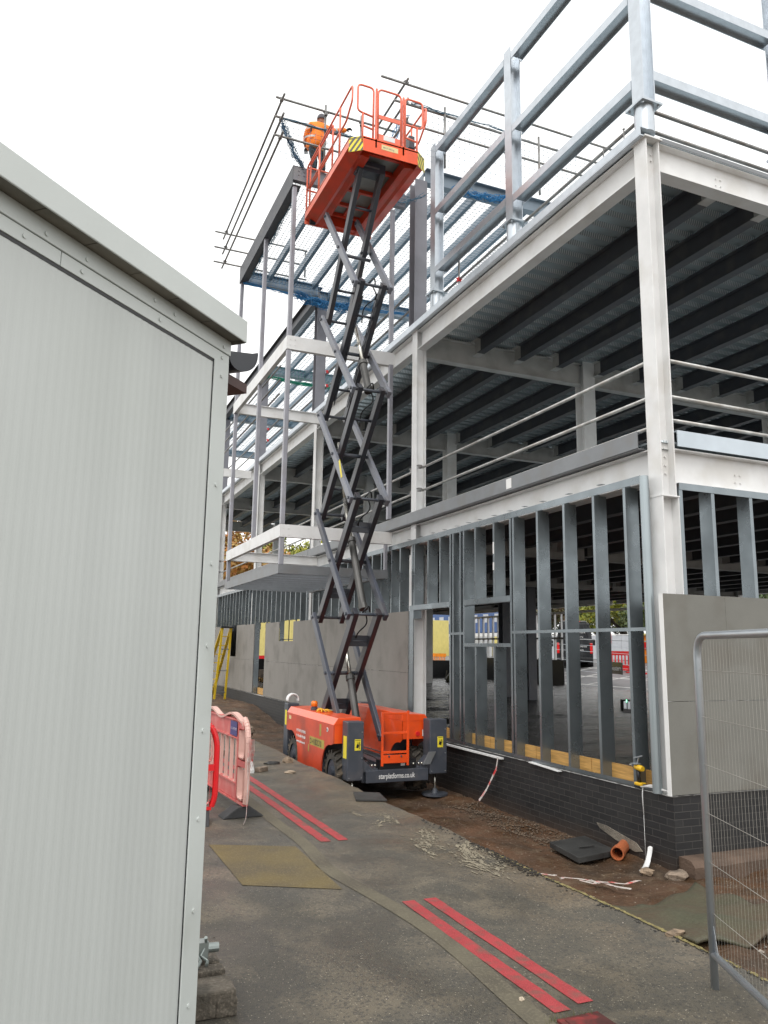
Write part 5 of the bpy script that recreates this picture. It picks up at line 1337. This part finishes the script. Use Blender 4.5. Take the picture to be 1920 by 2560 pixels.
holpipe((-.27,.60,-.42), (.05,.84,-.40), .064, .006).build('pipe', M['terra'], T, smooth=False)
holpipe((-.272,.598,-.42), (-.20,.652,-.415), .073, .01).build('socket', M['terra'], T)
q = MB(); n = 12; vs = []
for i in range(n+1):
    t_ = i/n; a = R(75*t_); c = Vector((-.33+.27*math.sin(a)+.02, .18+.16*math.sin(a), -.51+.21*(1-math.cos(a))*1.15+.005))
    for k in range(7):
        b_ = R(-80+k*27); vs.append(c+Vector((.02*math.cos(b_), .034*math.sin(b_), .0))+Vector((0,0,.02*math.cos(b_))))
q.add(vs, [(i*7+k,i*7+k+1,(i+1)*7+k+1,(i+1)*7+k) for i in range(n) for k in range(6)])
o = q.build('broken_plastic_pipe', M['whitep'], smooth=True); sm = o.modifiers.new('s','SOLIDIFY'); sm.thickness = .006
tag(o, 'curved broken white plastic pipe leaning at the wall corner foot', 'pipe')
def rock(name, loc, r, m, label, cat, sq=(1,1,.6), seed=0, brick=False):
    rr = random.Random(seed); q = MB()
    if brick:
        a = rr.random()*3; Mz = Matrix.Translation(loc) @ Matrix.Rotation(a, 4, 'Z'); q.box(-r,r,-r*.5,r*.5,0,r*.6); q.xf(Mz)
        o = q.build(name, m, bevel=.006); return tag(o, label, cat)
    n1, n2 = 6, 9; vs = [(loc[0],loc[1],loc[2]+r*sq[2]*1.3)]
    for i in range(1, n1):
        t_ = math.pi*i/n1
        for k in range(n2):
            a = 2*math.pi*k/n2; s_ = r*rr.uniform(.75,1.15); vs.append((loc[0]+s_*sq[0]*math.sin(t_)*math.cos(a), loc[1]+s_*sq[1]*math.sin(t_)*math.sin(a), loc[2]+r*sq[2]*.35+s_*sq[2]*math.cos(t_)))
    vs.append((loc[0],loc[1],loc[2]-r*sq[2]*.4)); L2 = len(vs)-1
    fs = [(0,1+k,1+(k+1) % n2) for k in range(n2)]+[(1+i*n2+k,1+(i+1)*n2+k,1+(i+1)*n2+(k+1) % n2,1+i*n2+(k+1) % n2) for i in range(n1-2) for k in range(n2)]+[(L2,1+(n1-2)*n2+(k+1) % n2,1+(n1-2)*n2+k) for k in range(n2)]
    q.add(vs, fs); return tag(q.build(name, m), label, cat)
tanst = mat('tan_stone', (.30,.22,.15), .85, var=.3, vscale=14)
rock('stone', (-.30,.10,-.50), .075, tanst, 'tan stone by the white broken pipe at the wall foot', 'stone', seed=1)
rock('stone', (-.12,-.12,-.50), .11, M['rubble'], 'brown stone slab lying against the wall corner foot', 'stone', (1.4,.8,.5), 2)
rock('stone', (-2.63,5.34,.01), .085, tanst, 'rounded tan stone near the left hood of the lift on the tarmac', 'stone', (1,.9,.7), 3)
rock('stone', (-2.89,4.34,.005), .07, mat('pale_stone', (.42,.33,.24), .85, var=.2), 'pale flat stone alone on the tarmac, nearest the camera of the loose stones', 'stone', (1.2,1,.4), 4)
rock('stone', (-2.90,5.25,.005), .09, M['coal'], 'dark flat stone beside the rounded tan stone', 'stone', (1.5,.8,.3), 5)
rock('brick', (-3.23,4.62,.0), .10, M['rubble'], 'brown brick lying by the end of the faded barrier', 'brick', seed=3, brick=True)
rock('white_bag', (-3.42,4.55,.0), .12, M['whitep'], 'crumpled white plastic bag behind the tape on the barrier', 'bag', (.6,.8,1.1), 9)
for k, (x, y, r) in enumerate(((-3.75,6.2,.16),(-3.5,6.4,.13),(-3.95,6.6,.14))): rock('brick', (x,y,.0), r, M['rubble'], ('reddish block seen through the left gap of the faded barrier','reddish block seen through the right gap of the faded barrier','reddish block farthest behind the faded barrier')[k], 'brick', seed=20+k, brick=True)
for k, (x, y) in enumerate(((-4.1,4.2),(-3.9,3.9),(-4.0,4.9))): rock('rubbish', (x,y,.0), .09, M['whitep'], ('crumpled white rubbish low behind the barrier pickets','small white scrap nearest the barrier foot','white scrap farthest behind the barrier pickets')[k], 'rubbish', (1.2,.7,.5), 30+k)
rock('stone', (-3.82,-2.99,.004), .017, mat('cream_stone', (.5,.42,.32), .8), 'tiny cream stone at the edge of the nearer red line', 'stone', seed=8)
rock('pebble', (-2.40,-2.55,.0), .05, tanst, 'small tan pebble on the tarmac edge by the mat', 'stone', (1.6,.7,.5), seed=11)
q = MB().add([(-2.75,2.12,.008),(-2.42,1.98,.010),(-2.33,2.42,.012),(-2.60,2.60,.008),(-2.75,2.12,.024),(-2.42,1.98,.026),(-2.33,2.42,.028),(-2.60,2.60,.024)], [(3,2,1,0),(4,5,6,7),(0,1,5,4),(1,2,6,5),(2,3,7,6),(3,0,4,7)])
tag(q.build('slate_offcut', M['coal']), 'flat dark grey offcut lying on the tarmac in front of the lift', 'offcut')
# rubble blocks at the far end of the trench edge
for k, (x, y, r) in enumerate(((-2.1,10.7,.28),(-2.25,11.5,.22),(-1.2,16.8,.25),(-.9,15.9,.2))):
    rock('concrete_lump', (x,y,-.15 if k < 2 else -.45), r, M['rubble'], ('broken concrete lump at the tarmac edge, nearer one beyond the lift','broken concrete lump at the tarmac edge, farther one beyond the lift','muddy lump near the foot of the stepladder','muddy lump between the stepladder and the lift')[k], 'rubble', (1,1.4,.7), 50+k)
# torn tape on the earth
q = MB()
def wig(a, e, n, amp):
    a, e = Vector(a), Vector(e); return [a.lerp(e, i/n)+Vector((random.uniform(-amp,amp), random.uniform(-amp,amp), random.uniform(0,.02))) for i in range(n+1)]
ribbon(q, wig((-2.35,-.55,-.10),(-1.15,-.32,-.42),14,.05), .035, (0,0,1)); ribbon(q, wig((-1.35,-.20,-.42),(-.75,-.30,-.44),9,.06), .035, (0,0,1)); ribbon(q, wig((-2.3,-.45,-.1),(-1.9,-.6,-.3),9,.06), .035, (0,0,1)); ribbon(q, wig((-1.2,-.1,-.44),(-1.0,-.45,-.42),6,.05), .05, (0,0,1))
o = q.build('torn_tape', mat('muddy_tape', (.55,.50,.46), .5, var=.1, dirt=(.5,.06,.05), dscale=12, damt=.9)); sm = o.modifiers.new('s','SOLIDIFY'); sm.thickness = .001
tag(o, 'torn red and white tape trodden into the mud below the wall corner', 'tape')
q = MB(); ribbon(q, [(-.055,3.42,.22),(-.07,3.45,.05),(-.09,3.55,-.1),(-.13,3.62,-.25),(-.2,3.72,-.42)], .035, (1,0,0))
o = q.build('hanging_tape', mat('striped_tape', (.6,.55,.52), .5, var=.1, dirt=(.55,.03,.03), dscale=9, damt=1)); sm = o.modifiers.new('s','SOLIDIFY'); sm.thickness = .001
tag(o, 'red and white tape hanging down the dark brick wall beside the lift', 'tape')
# white cord draped over the plinth
q = MB()
for k in range(3): q.tube(smooth_path([(.05,-.0+.02*k,.285),(-.01,.12,.30),(-.03,.28+.02*k,.34-.015*k),(-.04,.42+.015*k,.29)] , .1), .008, 6)
q.tube([(-.02,.44,.285),(-.03,.44,.2),(-.022,.44,.0)], .006, 6); q.tube([(-.022,.44,.0),(-.02,.44,-.52)], .0022, 5)
tag(q.build('rope', M['whitep'], smooth=True), 'looped white cord draped over the wall corner and hanging down', 'rope')

def drill():
    T = thing('cordless_drill', 'yellow and black cordless drill standing on the wall corner', 'drill', (.01,.50,.27)); ox, oy, z = .01, .52, .268
    def pt(mb, n, m, **k): return mb.build(n, m, T, **k)
    pt(MB().box(ox-.04,ox+.04,oy-.065,oy+.055,z,z+.022), 'battery_base', M['black'], bevel=.006)
    pt(MB().box(ox-.038,ox+.038,oy-.062,oy+.052,z+.022,z+.055), 'battery', M['yellow2'], bevel=.008)
    pt(MB().tube([(ox,oy-.0,z+.055),(ox,oy+.012,z+.12),(ox,oy+.01,z+.175)], [.020,.017,.02], 12), 'grip', M['black'], smooth=True)
    pt(MB().tube([(ox,oy-.06,z+.205),(ox,oy-.03,z+.205),(ox,oy+.055,z+.215)], [.028,.034,.031], 14), 'motor_housing', M['yellow2'], smooth=False)
    pt(MB().tube([(ox,oy+.055,z+.215),(ox,oy+.085,z+.218),(ox,oy+.11,z+.22)], [.024,.022,.014], 14), 'chuck', M['dgrey'], smooth=False)
    pt(MB().tube([(ox,oy+.11,z+.22),(ox,oy+.16,z+.225)], .005, 6), 'bit', M['steel'])
    pt(MB().box(ox-.05,ox+.03,oy-.0,oy+.08,z+.245,z+.255).bar((ox,oy+.03,z+.25),(ox,oy+.0,z+.33),.012,.012).bar((ox-.03,oy+.05,z+.31),(ox+.03,oy-.02,z+.34),.03,.012), 'tool_clip', M['galv'])
M['yellow2'] = mat('tool_yellow', (.80,.48,.02), .4, var=.05)
drill()
def laser():
    T = thing('laser_level', 'small silver laser level with a green glow clamped to a stud near the corner', 'laser level', (.12,.74,1.13))
    def pt(mb, n, m, **k): return mb.build(n, m, T, **k)
    pt(MB().box(.09,.17,.62,.70,1.08,1.19), 'clamp', M['black'], bevel=.004)
    for y in (.72,.79): pt(MB().box(.09,.15,y,y+.05,1.09,1.18), 'casing', M['galv'], bevel=.008)
    pt(MB().box(.10,.15,.70,.86,1.05,1.09), 'base', M['black'], bevel=.004)
    m = bpy.data.materials.new('green_lamp'); m.use_nodes = True; bb = m.node_tree.nodes['Principled BSDF']; bb.inputs['Emission Color'].default_value = (.1,1,.5,1); bb.inputs['Emission Strength'].default_value = 1.5
    pt(MB().box(.085,.092,.775,.785,1.17,1.20), 'green_lamp', m)
laser()

# concrete fence foot with fittings, bottom left
M['blockc'] = mat('dirty_block_concrete', (.135,.115,.09), .85, var=.3, fine=.5, fscale=70, bump=.8, bscale=30, dirt=(.05,.045,.035), dscale=5, damt=.8)
def foot_block():
    ang = R(-14); Mx = Matrix.Translation((-5.33,-2.33,0)) @ Matrix.Diagonal((1,.88,.92,1))
    T = thing('concrete_fence_foot', 'pale concrete fence block by the cabin corner at the bottom left', 'fence foot', (-5.33,-2.33,0))
    def pt(mb, n, m, **k): mb.xf(Mx); return mb.build(n, m, T, **k)
    x0, x1 = -.45, .13
    b = MB().prism([(-.33,0.0),(-.33,.05),(-.30,.13),(-.10,.13),(-.095,.10),(.02,.10),(.03,.13),(.13,.13),(.135,.10),(.30,.10),(.33,.05),(.33,.0),(.22,.0),(.20,.03),(-.20,.03),(-.22,0)], 'x', x0, x1)
    b = MB()
    for (ya, yb, z) in ((-.34,-.14,.13),(-.14,-.05,.105),(-.05,.06,.13),(.06,.12,.105),(.12,.34,.12)): b.box(x0, x1-(0 if z > .11 else .0), ya+.0005, yb-.0005, .04 if abs(ya) < .3 and abs(yb) < .3 else .0, z)
    pt(b, 'block', M['blockc'], bevel=.012)
    for (ya, yb) in ((-.345,-.25),(.26,.345)): pt(MB().box(x1-.10, x1+.006, ya, yb, .0, .09), 'block_toe', M['blockc'], bevel=.01)
    b = MB()
    for x in (-.02,-.16): b.tube([(x,-.005,.1305),(x,-.005,.134)], [.03,.028], 3)
    pt(b, 'socket_hole', M['coal'])
foot_block()
q = MB(); c = Vector((-5.31,-2.22,.155))
q.tube([c+Vector((-.2,.02,.02)), c+Vector((.10,.0,.02))], .024, 12); q.box(c.x-.01,c.x+.04,c.y-.035,c.y+.035,c.z-.02,c.z+.06)
q.tube([c+Vector((.02,-.05,.09)), c+Vector((.03,-.02,.05)), c+Vector((.0,-.04,.0)), c+Vector((.03,-.07,-.02)), c+Vector((.02,-.10,-.025))], .009, 8)
q.tube([c+Vector((-.04,-.02,.04)), c+Vector((-.05,-.06,.0)), c+Vector((-.06,-.11,-.02)), c+Vector((-.03,-.13,-.02)), c+Vector((-.01,-.09,-.01)), c+Vector((-.03,-.04,.02))], .009, 8)
q.disc(c+Vector((-.08,0,.02)), .036, .05, 'x', 6)
tag(q.build('fence_clamp', mat('dull_zinc', (.42,.47,.45), .35, .6, var=.2), smooth=False), 'zinc fence clamp with hooked bolts lying on the concrete block', 'clamp')
# red broken gully at the bottom edge
q = MB().box(-3.79,-3.55,-3.42,-3.245,-.02,.012); q.box(-3.76,-3.69,-3.40,-3.27,.0125,.016)
tag(q.build('gully_cover', mat('rusty_red_iron', (.13,.03,.025), .6, var=.4, dirt=(.35,.03,.03), dscale=8, damt=.7), bevel=.004), 'rusty red gully cover at the bottom edge by the red lines', 'gully')
q = MB()
for k in range(60):
    x, y = -3.86+random.uniform(0,.28), -3.245+random.uniform(-.02,.02); h = random.uniform(.01,.05)
    q.add([(x,y,0),(x+.003,y,0),(x+random.uniform(-.02,.02),y+random.uniform(-.02,.02),h)], [(0,1,2)])
tag(q.build('weeds', mat('weed_green', (.10,.10,.03), .8)), 'tiny weeds growing along the gully edge', 'weeds', kind='stuff')

# =====================================================================
# THINGS SEEN THROUGH THE GROUND FLOOR
# =====================================================================
q = MB()
for k in range(14):
    a = random.random()*6; r = random.uniform(.1,.34); cx, cy = 12.2+random.uniform(-.9,.9), 27.0+random.uniform(-.9,.9)
    q.tube([(cx-r,cy,.3),(cx,cy+.05,.42+random.uniform(0,.3)),(cx+r,cy,.3)], [r*.5,r*.8,r*.4], 8)
tag(q.build('bag_heap', M['bag'], smooth=False), 'heap of dark olive bags on the black membrane deep inside the ground floor', 'bags')
for k, (x, y) in enumerate(((9.6,13.2),(8.3,10.6),(3.9,4.1))):
    q = MB().box(x-.09,x+.09,y-.09,y+.09,.2,.48 if k < 2 else .42); tag(q.build('duct_stub', M['black']), ('black duct stub by the far inner column','black duct stub in the middle of the membrane','black duct stub nearest the stud wall')[k], 'stub')

def van(label='black high roof panel van seen from behind between the studs, lettering on its doors', x0=21.9, y0=31.0, zg=.76, paint='vanblack', letters=True):
    Wd, Ln, H = 2.05, 5.6, 2.75
    T = thing('parked_van', label, 'van', (x0+Ln/2, y0+Wd/2, zg))
    # van's rear faces the camera: long axis along direction away (+X,+Y)
    d = Vector((.60,.80,0)); s_ = Vector((.80,-.60,0)); o = Vector((x0,y0,zg))
    Mx = Matrix.Identity(4)
    for i in range(3): Mx[i][0] = s_[i]; Mx[i][1] = d[i]; Mx[i][2] = (0,0,1)[i]; Mx[i][3] = o[i]
    def pt(mb, n, m, par=T, **k): mb.xf(Mx); return mb.build(n, m, par, **k)
    hw = Wd/2
    sec = [(-hw,.35),(-hw,1.2),(-hw+.06,1.9),(-hw+.18,2.55),(-hw+.38,2.72),(hw-.38,2.72),(hw-.18,2.55),(hw-.06,1.9),(hw,1.2),(hw,.35)]
    b = MB(); vs = [(x,0,z) for x, z in sec]+[(x,3.6,z) for x, z in sec]+[(x*.96,4.3,min(z,2.3)) for x, z in sec]+[(x*.92,5.2,min(z,1.15)) for x, z in sec]; n = len(sec)
    b.add(vs, [tuple(range(n))[::-1], tuple(range(3*n,4*n))]+[(k*n+i,k*n+(i+1) % n,(k+1)*n+(i+1) % n,(k+1)*n+i) for k in range(3) for i in range(n)])
    body = pt(b, 'body', M[paint], bevel=.02)
    pt(MB().box(-.012,.012,-.012,-.002,.6,2.6), 'door_gap', M['black'])
    for s in (-1,1):
        pt(MB().box(s*.08,s*.84,-.014,-.004,.62,2.55), 'rear_door', M[paint], bevel=.01)
        pt(MB().box(s*.86,s*1.0,-.03,.05,.85,1.45), 'tail_light', M['tail'], bevel=.02)
        pt(MB().box(s*1.03,s*1.25,3.9,4.05,1.35,1.75), 'mirror', M['black'], bevel=.03)
        for y in (.9, 4.4):
            w_ = pt(MB().disc((s*.90,y,.34), .35, .24, 'x', 24), 'wheel', M['black']); pt(MB().disc((s*1.02,y,.34), .2, .02, 'x', 20), 'rim', M['trim'], w_)
    pt(MB().box(-1.0,1.0,-.14,.0,.38,.62), 'bumper', M['black'], bevel=.02)
    pt(MB().box(-.28,.28,-.155,-.141,.45,.56), 'number_plate', M['yellow'])
    pt(MB().box(-.7,.7,-.02,-.002,2.0,2.5) if False else MB().box(-.35,.35,-.02,-.006,2.66,2.70), 'brake_light', M['tail'])
    if not letters: return
    def tx(t_, sz, x, z): return textmesh(t_, sz, Mx @ faceY(x,-.02,z), M['whitep'], 'lettering', T, .002)
    tx('interiors', .17, .02, 2.02); tx('walls ceilings', .075, .12, 1.78); tx('www.interiors', .10, .10, 1.22); tx('0800 800', .08, .2, 1.02)
    ring = MB()
    for k in range(16):
        a0, a1 = R(-90+k*11.25), R(-90+(k+1)*11.25); ring.add([(-.05+.11*math.cos(a0),-.022,2.08+.11*math.sin(a0)),(-.05+.11*math.cos(a1),-.022,2.08+.11*math.sin(a1)),(-.05+.05*math.cos(a1),-.022,2.08+.05*math.sin(a1)),(-.05+.05*math.cos(a0),-.022,2.08+.05*math.sin(a0))], [(0,1,2,3)])
    pt(ring, 'logo', M['whitep'])
van()
van('white panel van parked on the left of the black van', 21.3, 34.6, .68, 'whitep', False)
def hoarding():
    T = thing('site_hoarding', 'long pale grey hoarding with posters behind the black van', 'hoarding', (31,30,.3))
    a = Vector((34,27,1.15)); e = Vector((29.5,62,1.15)); n = 14
    for k in range(n):
        p, q_ = a.lerp(e, k/n), a.lerp(e, (k+1)/n); m = M['hoardy'] if k in (9,10,12) else M['hoard']
        MB().bar(p+Vector((0,0,.9)), q_-(q_-p).normalized()*.03+Vector((0,0,.9)), .06, 1.75, (0,0,1)).build('panel', m, T)
    MB().bar(a+Vector((0,0,1.82)), e+Vector((0,0,1.82)), .1, .06).build('capping', M['whitep'], T)
    def poster(t_, z0, z1, w_, m, lines=(), tm=None):
        p = a.lerp(e, t_)+Vector((-.06,0,0)); d = (e-a).normalized()
        b = MB().bar(p-d*w_/2+Vector((0,0,(z0+z1)/2)), p+d*w_/2+Vector((0,0,(z0+z1)/2)), .012, z1-z0); o = b.build('poster', m, T)
        Mz = Matrix.Translation(p+Vector((-.012,0,0))) @ Matrix.Rotation(math.atan2(-d.y,-d.x), 4, 'Z')
        for (s, sz, z) in lines: textmesh(s, sz, Mz @ Matrix.Translation((-w_*.42,0,z)) @ Matrix.Rotation(R(90), 4, 'X'), tm or M['whitep'], 'lettering', T, .002)
    navy = mat('navy_print', (.05,.09,.22), .6)
    poster(.19, 1.35, 2.75, 1.9, M['whitep'], (('SITE SAFETY', .22, 2.5), ('Hard hats', .16, 2.2), ('Hi-vis vests', .16, 1.95), ('Boots', .16, 1.7)), navy)
    poster(.12, 1.7, 2.1, 1.5, M['hoard'], (('CONSTRUCTION', .17, 1.82),), M['redp'])
    poster(.50, 2.0, 2.8, 1.3, M['redp'], (('DANGER', .26, 2.3),)); poster(.52, 1.2, 1.9, 1.3, M['redp'], (('KEEP OUT', .22, 1.5),))
    poster(.40, 1.2, 1.9, 1.2, M['redp'], ())
hoarding()
def mesh_fence_far():
    T = thing('mesh_fence_panel', 'thin temporary mesh fence crossing the road behind the building with a black banner', 'fence', (18.5,23,.35))
    a = Vector((17.6,18.2,.25)); e = Vector((20.6,34,.62)); n = 5
    for k in range(n):
        p, q_ = a.lerp(e, k/n), a.lerp(e, (k+1)/n); d = (q_-p).normalized()*.06
        MB().tube(smooth_path([p+d, p+d+Vector((0,0,1.9)), q_-d+Vector((0,0,1.9)), q_-d], .12), .022, 6).build('frame_tube', M['galv'], T)
        b = MB()
        for z in (.3,.8,1.3,1.6): b.tube([p+d+Vector((0,0,z)), q_-d+Vector((0,0,z))], .010, 4)
        b.build('wire', M['galv'], T)
    p = a.lerp(e, .36); d = (a-e).normalized()
    b = MB().bar(p+Vector((-.05,0,.62)), p+d*1.15+Vector((-.05,0,.62)), .02, .55); bn = b.build('banner', M['vanblack'], T)
    Mz = Matrix.Translation(p+Vector((-.075,0,.50))) @ Matrix.Rotation(math.atan2(d.y,d.x), 4, 'Z') @ Matrix.Translation((.08,0,0)) @ Matrix.Rotation(R(90), 4, 'X')
    textmesh('western', .30, Mz, M['whitep'], 'lettering', T, .002)
mesh_fence_far()
def far_barrier(i, loc, ang, m, label):
    T = thing('plastic_barrier', label, 'barrier', loc, 'far plastic barriers'); Mx = Matrix.Translation(loc) @ Matrix.Rotation(R(ang), 4, 'Z')
    def pt(mb, n): mb.xf(Mx); mb.build(n, m, T)
    pt(MB().box(0,2,-.03,.03,.78,1.0), 'top_board'); pt(MB().box(0,2,-.03,.03,.1,.3), 'bottom_board')
    for k in range(9): pt(MB().box(.1+k*.22,.16+k*.22,-.02,.02,.3,.78), 'picket')
    for x in (.2,1.6): pt(MB().box(x,x+.2,-.25,.25,0,.08), 'foot')
for i, (loc, ang, m, lb) in enumerate((((21.0,24.3,.66),70,M['redp'],'red plastic barrier on the road nearest the corner post'),((22.0,26.4,.78),100,M['redp'],'red plastic barrier on the road beside the orange unit'),
    ((19.5,37.5,.5),110,M['redp'],'red plastic barrier low in front of the yellow panel'),((19.0,41.5,.45),95,M['orangep'],'orange plastic barrier low in front of the yellow panel'),((19.5,34.5,.5),80,M['redp'],'red plastic barrier left of the van seen under the middle window'),((5.0,41,.2),10,M['redp'],'red plastic barrier seen through the door gap of the boarded wall'),((7.2,40.5,.2),5,M['redp'],'red plastic barrier seen through the window of the boarded wall'))):
    far_barrier(i, loc, ang, m, lb)
def kiosk():
    T = thing('storage_unit', 'tall orange-yellow storage unit with a small red sign beyond the studs', 'storage', (26,29,1.1))
    MB().box(25.6,27.4,28.6,30.0,1.1,2.7).build('body', M['orangep'], T, bevel=.05); MB().box(25.57,25.6,29.1,29.5,1.9,2.3).build('red_sign', M['redp'], T); MB().box(25.5,27.5,28.5,30.1,2.7,2.8).build('lid', M['hoardy'], T)
    MB().tube([(24.6,29.2,1.0),(24.6,29.2,3.7)], .04, 8).build('sign_post', M['trim'], T); MB().box(24.56,24.58,29.0,29.4,2.9,3.6).build('orange_sign', mat('sign_orange', (.75,.12,.03), .5), T)
kiosk()
def containers():
    for k, (y, z, lb) in enumerate(((62,3.6,'upper blue site unit nearest the van behind the hoarding'),(75,3.6,'upper blue site unit farther left behind the hoarding'),(62,1.0,'lower white site unit nearest the van behind the hoarding'),(75,1.0,'lower white site unit farther left behind the hoarding'))):
        T = thing('site_unit', lb, 'site unit', (39,y,z), 'stacked site units'); m = M['blue'] if z > 3 else M['whitep']
        MB().box(38,41,y,y+12.6,z,z+2.55).build('body', m, T, bevel=.03)
        for j in range(5): MB().box(37.97,38,y+1+j*2.4,y+2.1+j*2.4,z+1.1,z+2.0).build('window', M['glass'] if z < 3 else M['hoard'], T)
        MB().box(37.98,38,y+.15,y+.45,z+.3,z+2.2).build('yellow_stripe', M['yellow'], T)
containers()
def end_hoarding():
    T = thing('site_hoarding', 'yellow and white hoarding beyond the far end of the building, large letters on it', 'hoarding', (10,44,.2))
    a = Vector((-6,40,.1)); e = Vector((29,60,1.0)); n = 15
    for k in range(n):
        p, q_ = a.lerp(e, k/n), a.lerp(e, (k+1)/n); m = M['hoard'] if k in (4,9,12) else M['hoardy']
        MB().bar(p+Vector((0,0,1.75)), q_-(q_-p).normalized()*.03+Vector((0,0,1.75)), .06, 3.4, (0,0,1)).build('panel', m, T)
    d = (e-a).normalized(); Mz = Matrix.Translation(a+d*13.6+Vector((0,-.08,1.95))) @ Matrix.Rotation(math.atan2(d.y,d.x), 4, 'Z') @ Matrix.Rotation(R(90), 4, 'X')
    dk = mat('dark_print', (.1,.09,.05), .6)
    textmesh('YOU', .95, Mz, dk, 'lettering', T, .004)
    textmesh('YOUR', .95, Matrix.Translation(d*16.5) @ Mz, dk, 'lettering', T, .004)
end_hoarding()
T = thing('pallet', 'timber pallet stacked with pale stone seen through the door gap', 'pallet', (3.0,27.5,.25))
for y in (27.1,27.5,27.9): MB().box(2.5,3.7,y-.05,y+.05,.25,.38).build('bearer', M['timber'], T)
for k in range(6): MB().box(2.5+k*.21,2.64+k*.21,27.0,28.0,.38,.40).build('slat', M['timber'], T)
q = MB().box(2.55,3.65,27.05,27.95,.405,.75); tag(q.build('stone_stack', M['rubble'], bevel=.05), 'pale stone stack on the pallet behind the door gap', 'stone')
# ---- trees ----
def tree(loc, h, cr, m, label, n=2600, leaf=.22, seed=1, lean=0, gap=.0):
    rr = random.Random(seed); T = thing('tree', label, 'tree', loc, 'trees beyond the site'); L0 = Vector(loc)
    b = MB(); tp = L0+Vector((lean,0,h*.55)); b.tube([L0, L0+Vector((.1,.05,h*.25)), tp, tp+Vector((.2,.1,h*.3))], [.28,.22,.13,.04], 8)
    cl = []
    for k in range(16):
        a = rr.random()*6.283; el_ = rr.uniform(-.25,1.1); d = Vector((math.cos(a)*math.cos(el_), math.sin(a)*math.cos(el_), math.sin(el_)))
        s0 = L0+Vector((0,0,h*rr.uniform(.25,.6))); e = L0+Vector((0,0,h*.58))+Vector((d.x*cr*rr.uniform(.5,1), d.y*cr*rr.uniform(.5,1), d.z*h*.40*rr.uniform(.5,1)))
        b.tube([s0, s0.lerp(e,.5)+Vector((0,0,.2)), e], [.09,.06,.02], 5); cl.append((e, cr*rr.uniform(.22,.42)))
    b.build('trunk', M['trunk'], T, smooth=True)
    b = MB()
    for k in range(n):
        c, r = rr.choice(cl); v = Vector((rr.gauss(0,1),rr.gauss(0,1),rr.gauss(0,.8))); v.normalize(); p = c+v*r*rr.uniform(.35,1.05)**.6
        u = Vector((rr.uniform(-1,1),rr.uniform(-1,1),rr.uniform(-1,1))).normalized(); w_ = u.cross(v+Vector((.01,.02,.03))).normalized(); s_ = leaf*rr.uniform(.5,1.2)
        b.add([p-u*s_*.5, p+w_*s_*.28, p+u*s_*.5, p-w_*s_*.28], [(0,1,2,3)])
    b.build('crown', m, T)
for k, (x, y, h, c, lf, lb) in enumerate(((39,47,6.2,4.0,'leaf_y','yellow-green leafy tree above the hoarding right of the van'),(45,58,6.5,4.6,'leaf_g','dark green tree behind the black van'),(36,55,5.5,3.2,'leaf_o2','brownish autumn tree between the van and the blue units'),
    (34,34,5.6,3.2,'leaf_y','yellow-green tree nearest the corner column behind the orange unit'),(46,48,7,5,'leaf_g','dark green tree behind the yellow-green tree at the right'),(38,40,5.5,3.6,'leaf_g','low dark green tree between the two yellow-green trees'),(44,68,6.5,4.6,'leaf_g','dark green tree left of the brownish tree'),
    (40,22,6,5,'leaf_g','green tree glimpsed through the gable studs above the cement board'),(42,31,6,4.6,'leaf_g','mid green tree glimpsed between the first gable studs'),(54,60,8,6,'leaf_g','dark tree farthest away behind the hoarding'))):
    tree((x,y,1.2), h, c, M[lf], lb, 6000, .36, k+1)
tree((6,58,.3), 13, 6.5, M['leaf_o'], 'orange autumn tree far behind, seen under the bay beams', 14000, .42, 8)
tree((-3,60,.3), 13, 6.5, M['leaf_o'], 'autumn tree far behind, partly hidden by the cabin', 14000, .42, 9)
tree((14,64,.3), 13, 6, M['leaf_y'], 'yellow-green tree far behind the middle of the first floor', 9000, .42, 10)
tree((25,66,.5), 11, 5, M['leaf_o2'], 'rusty brown tree left of the blue site units', 6000, .42, 12)
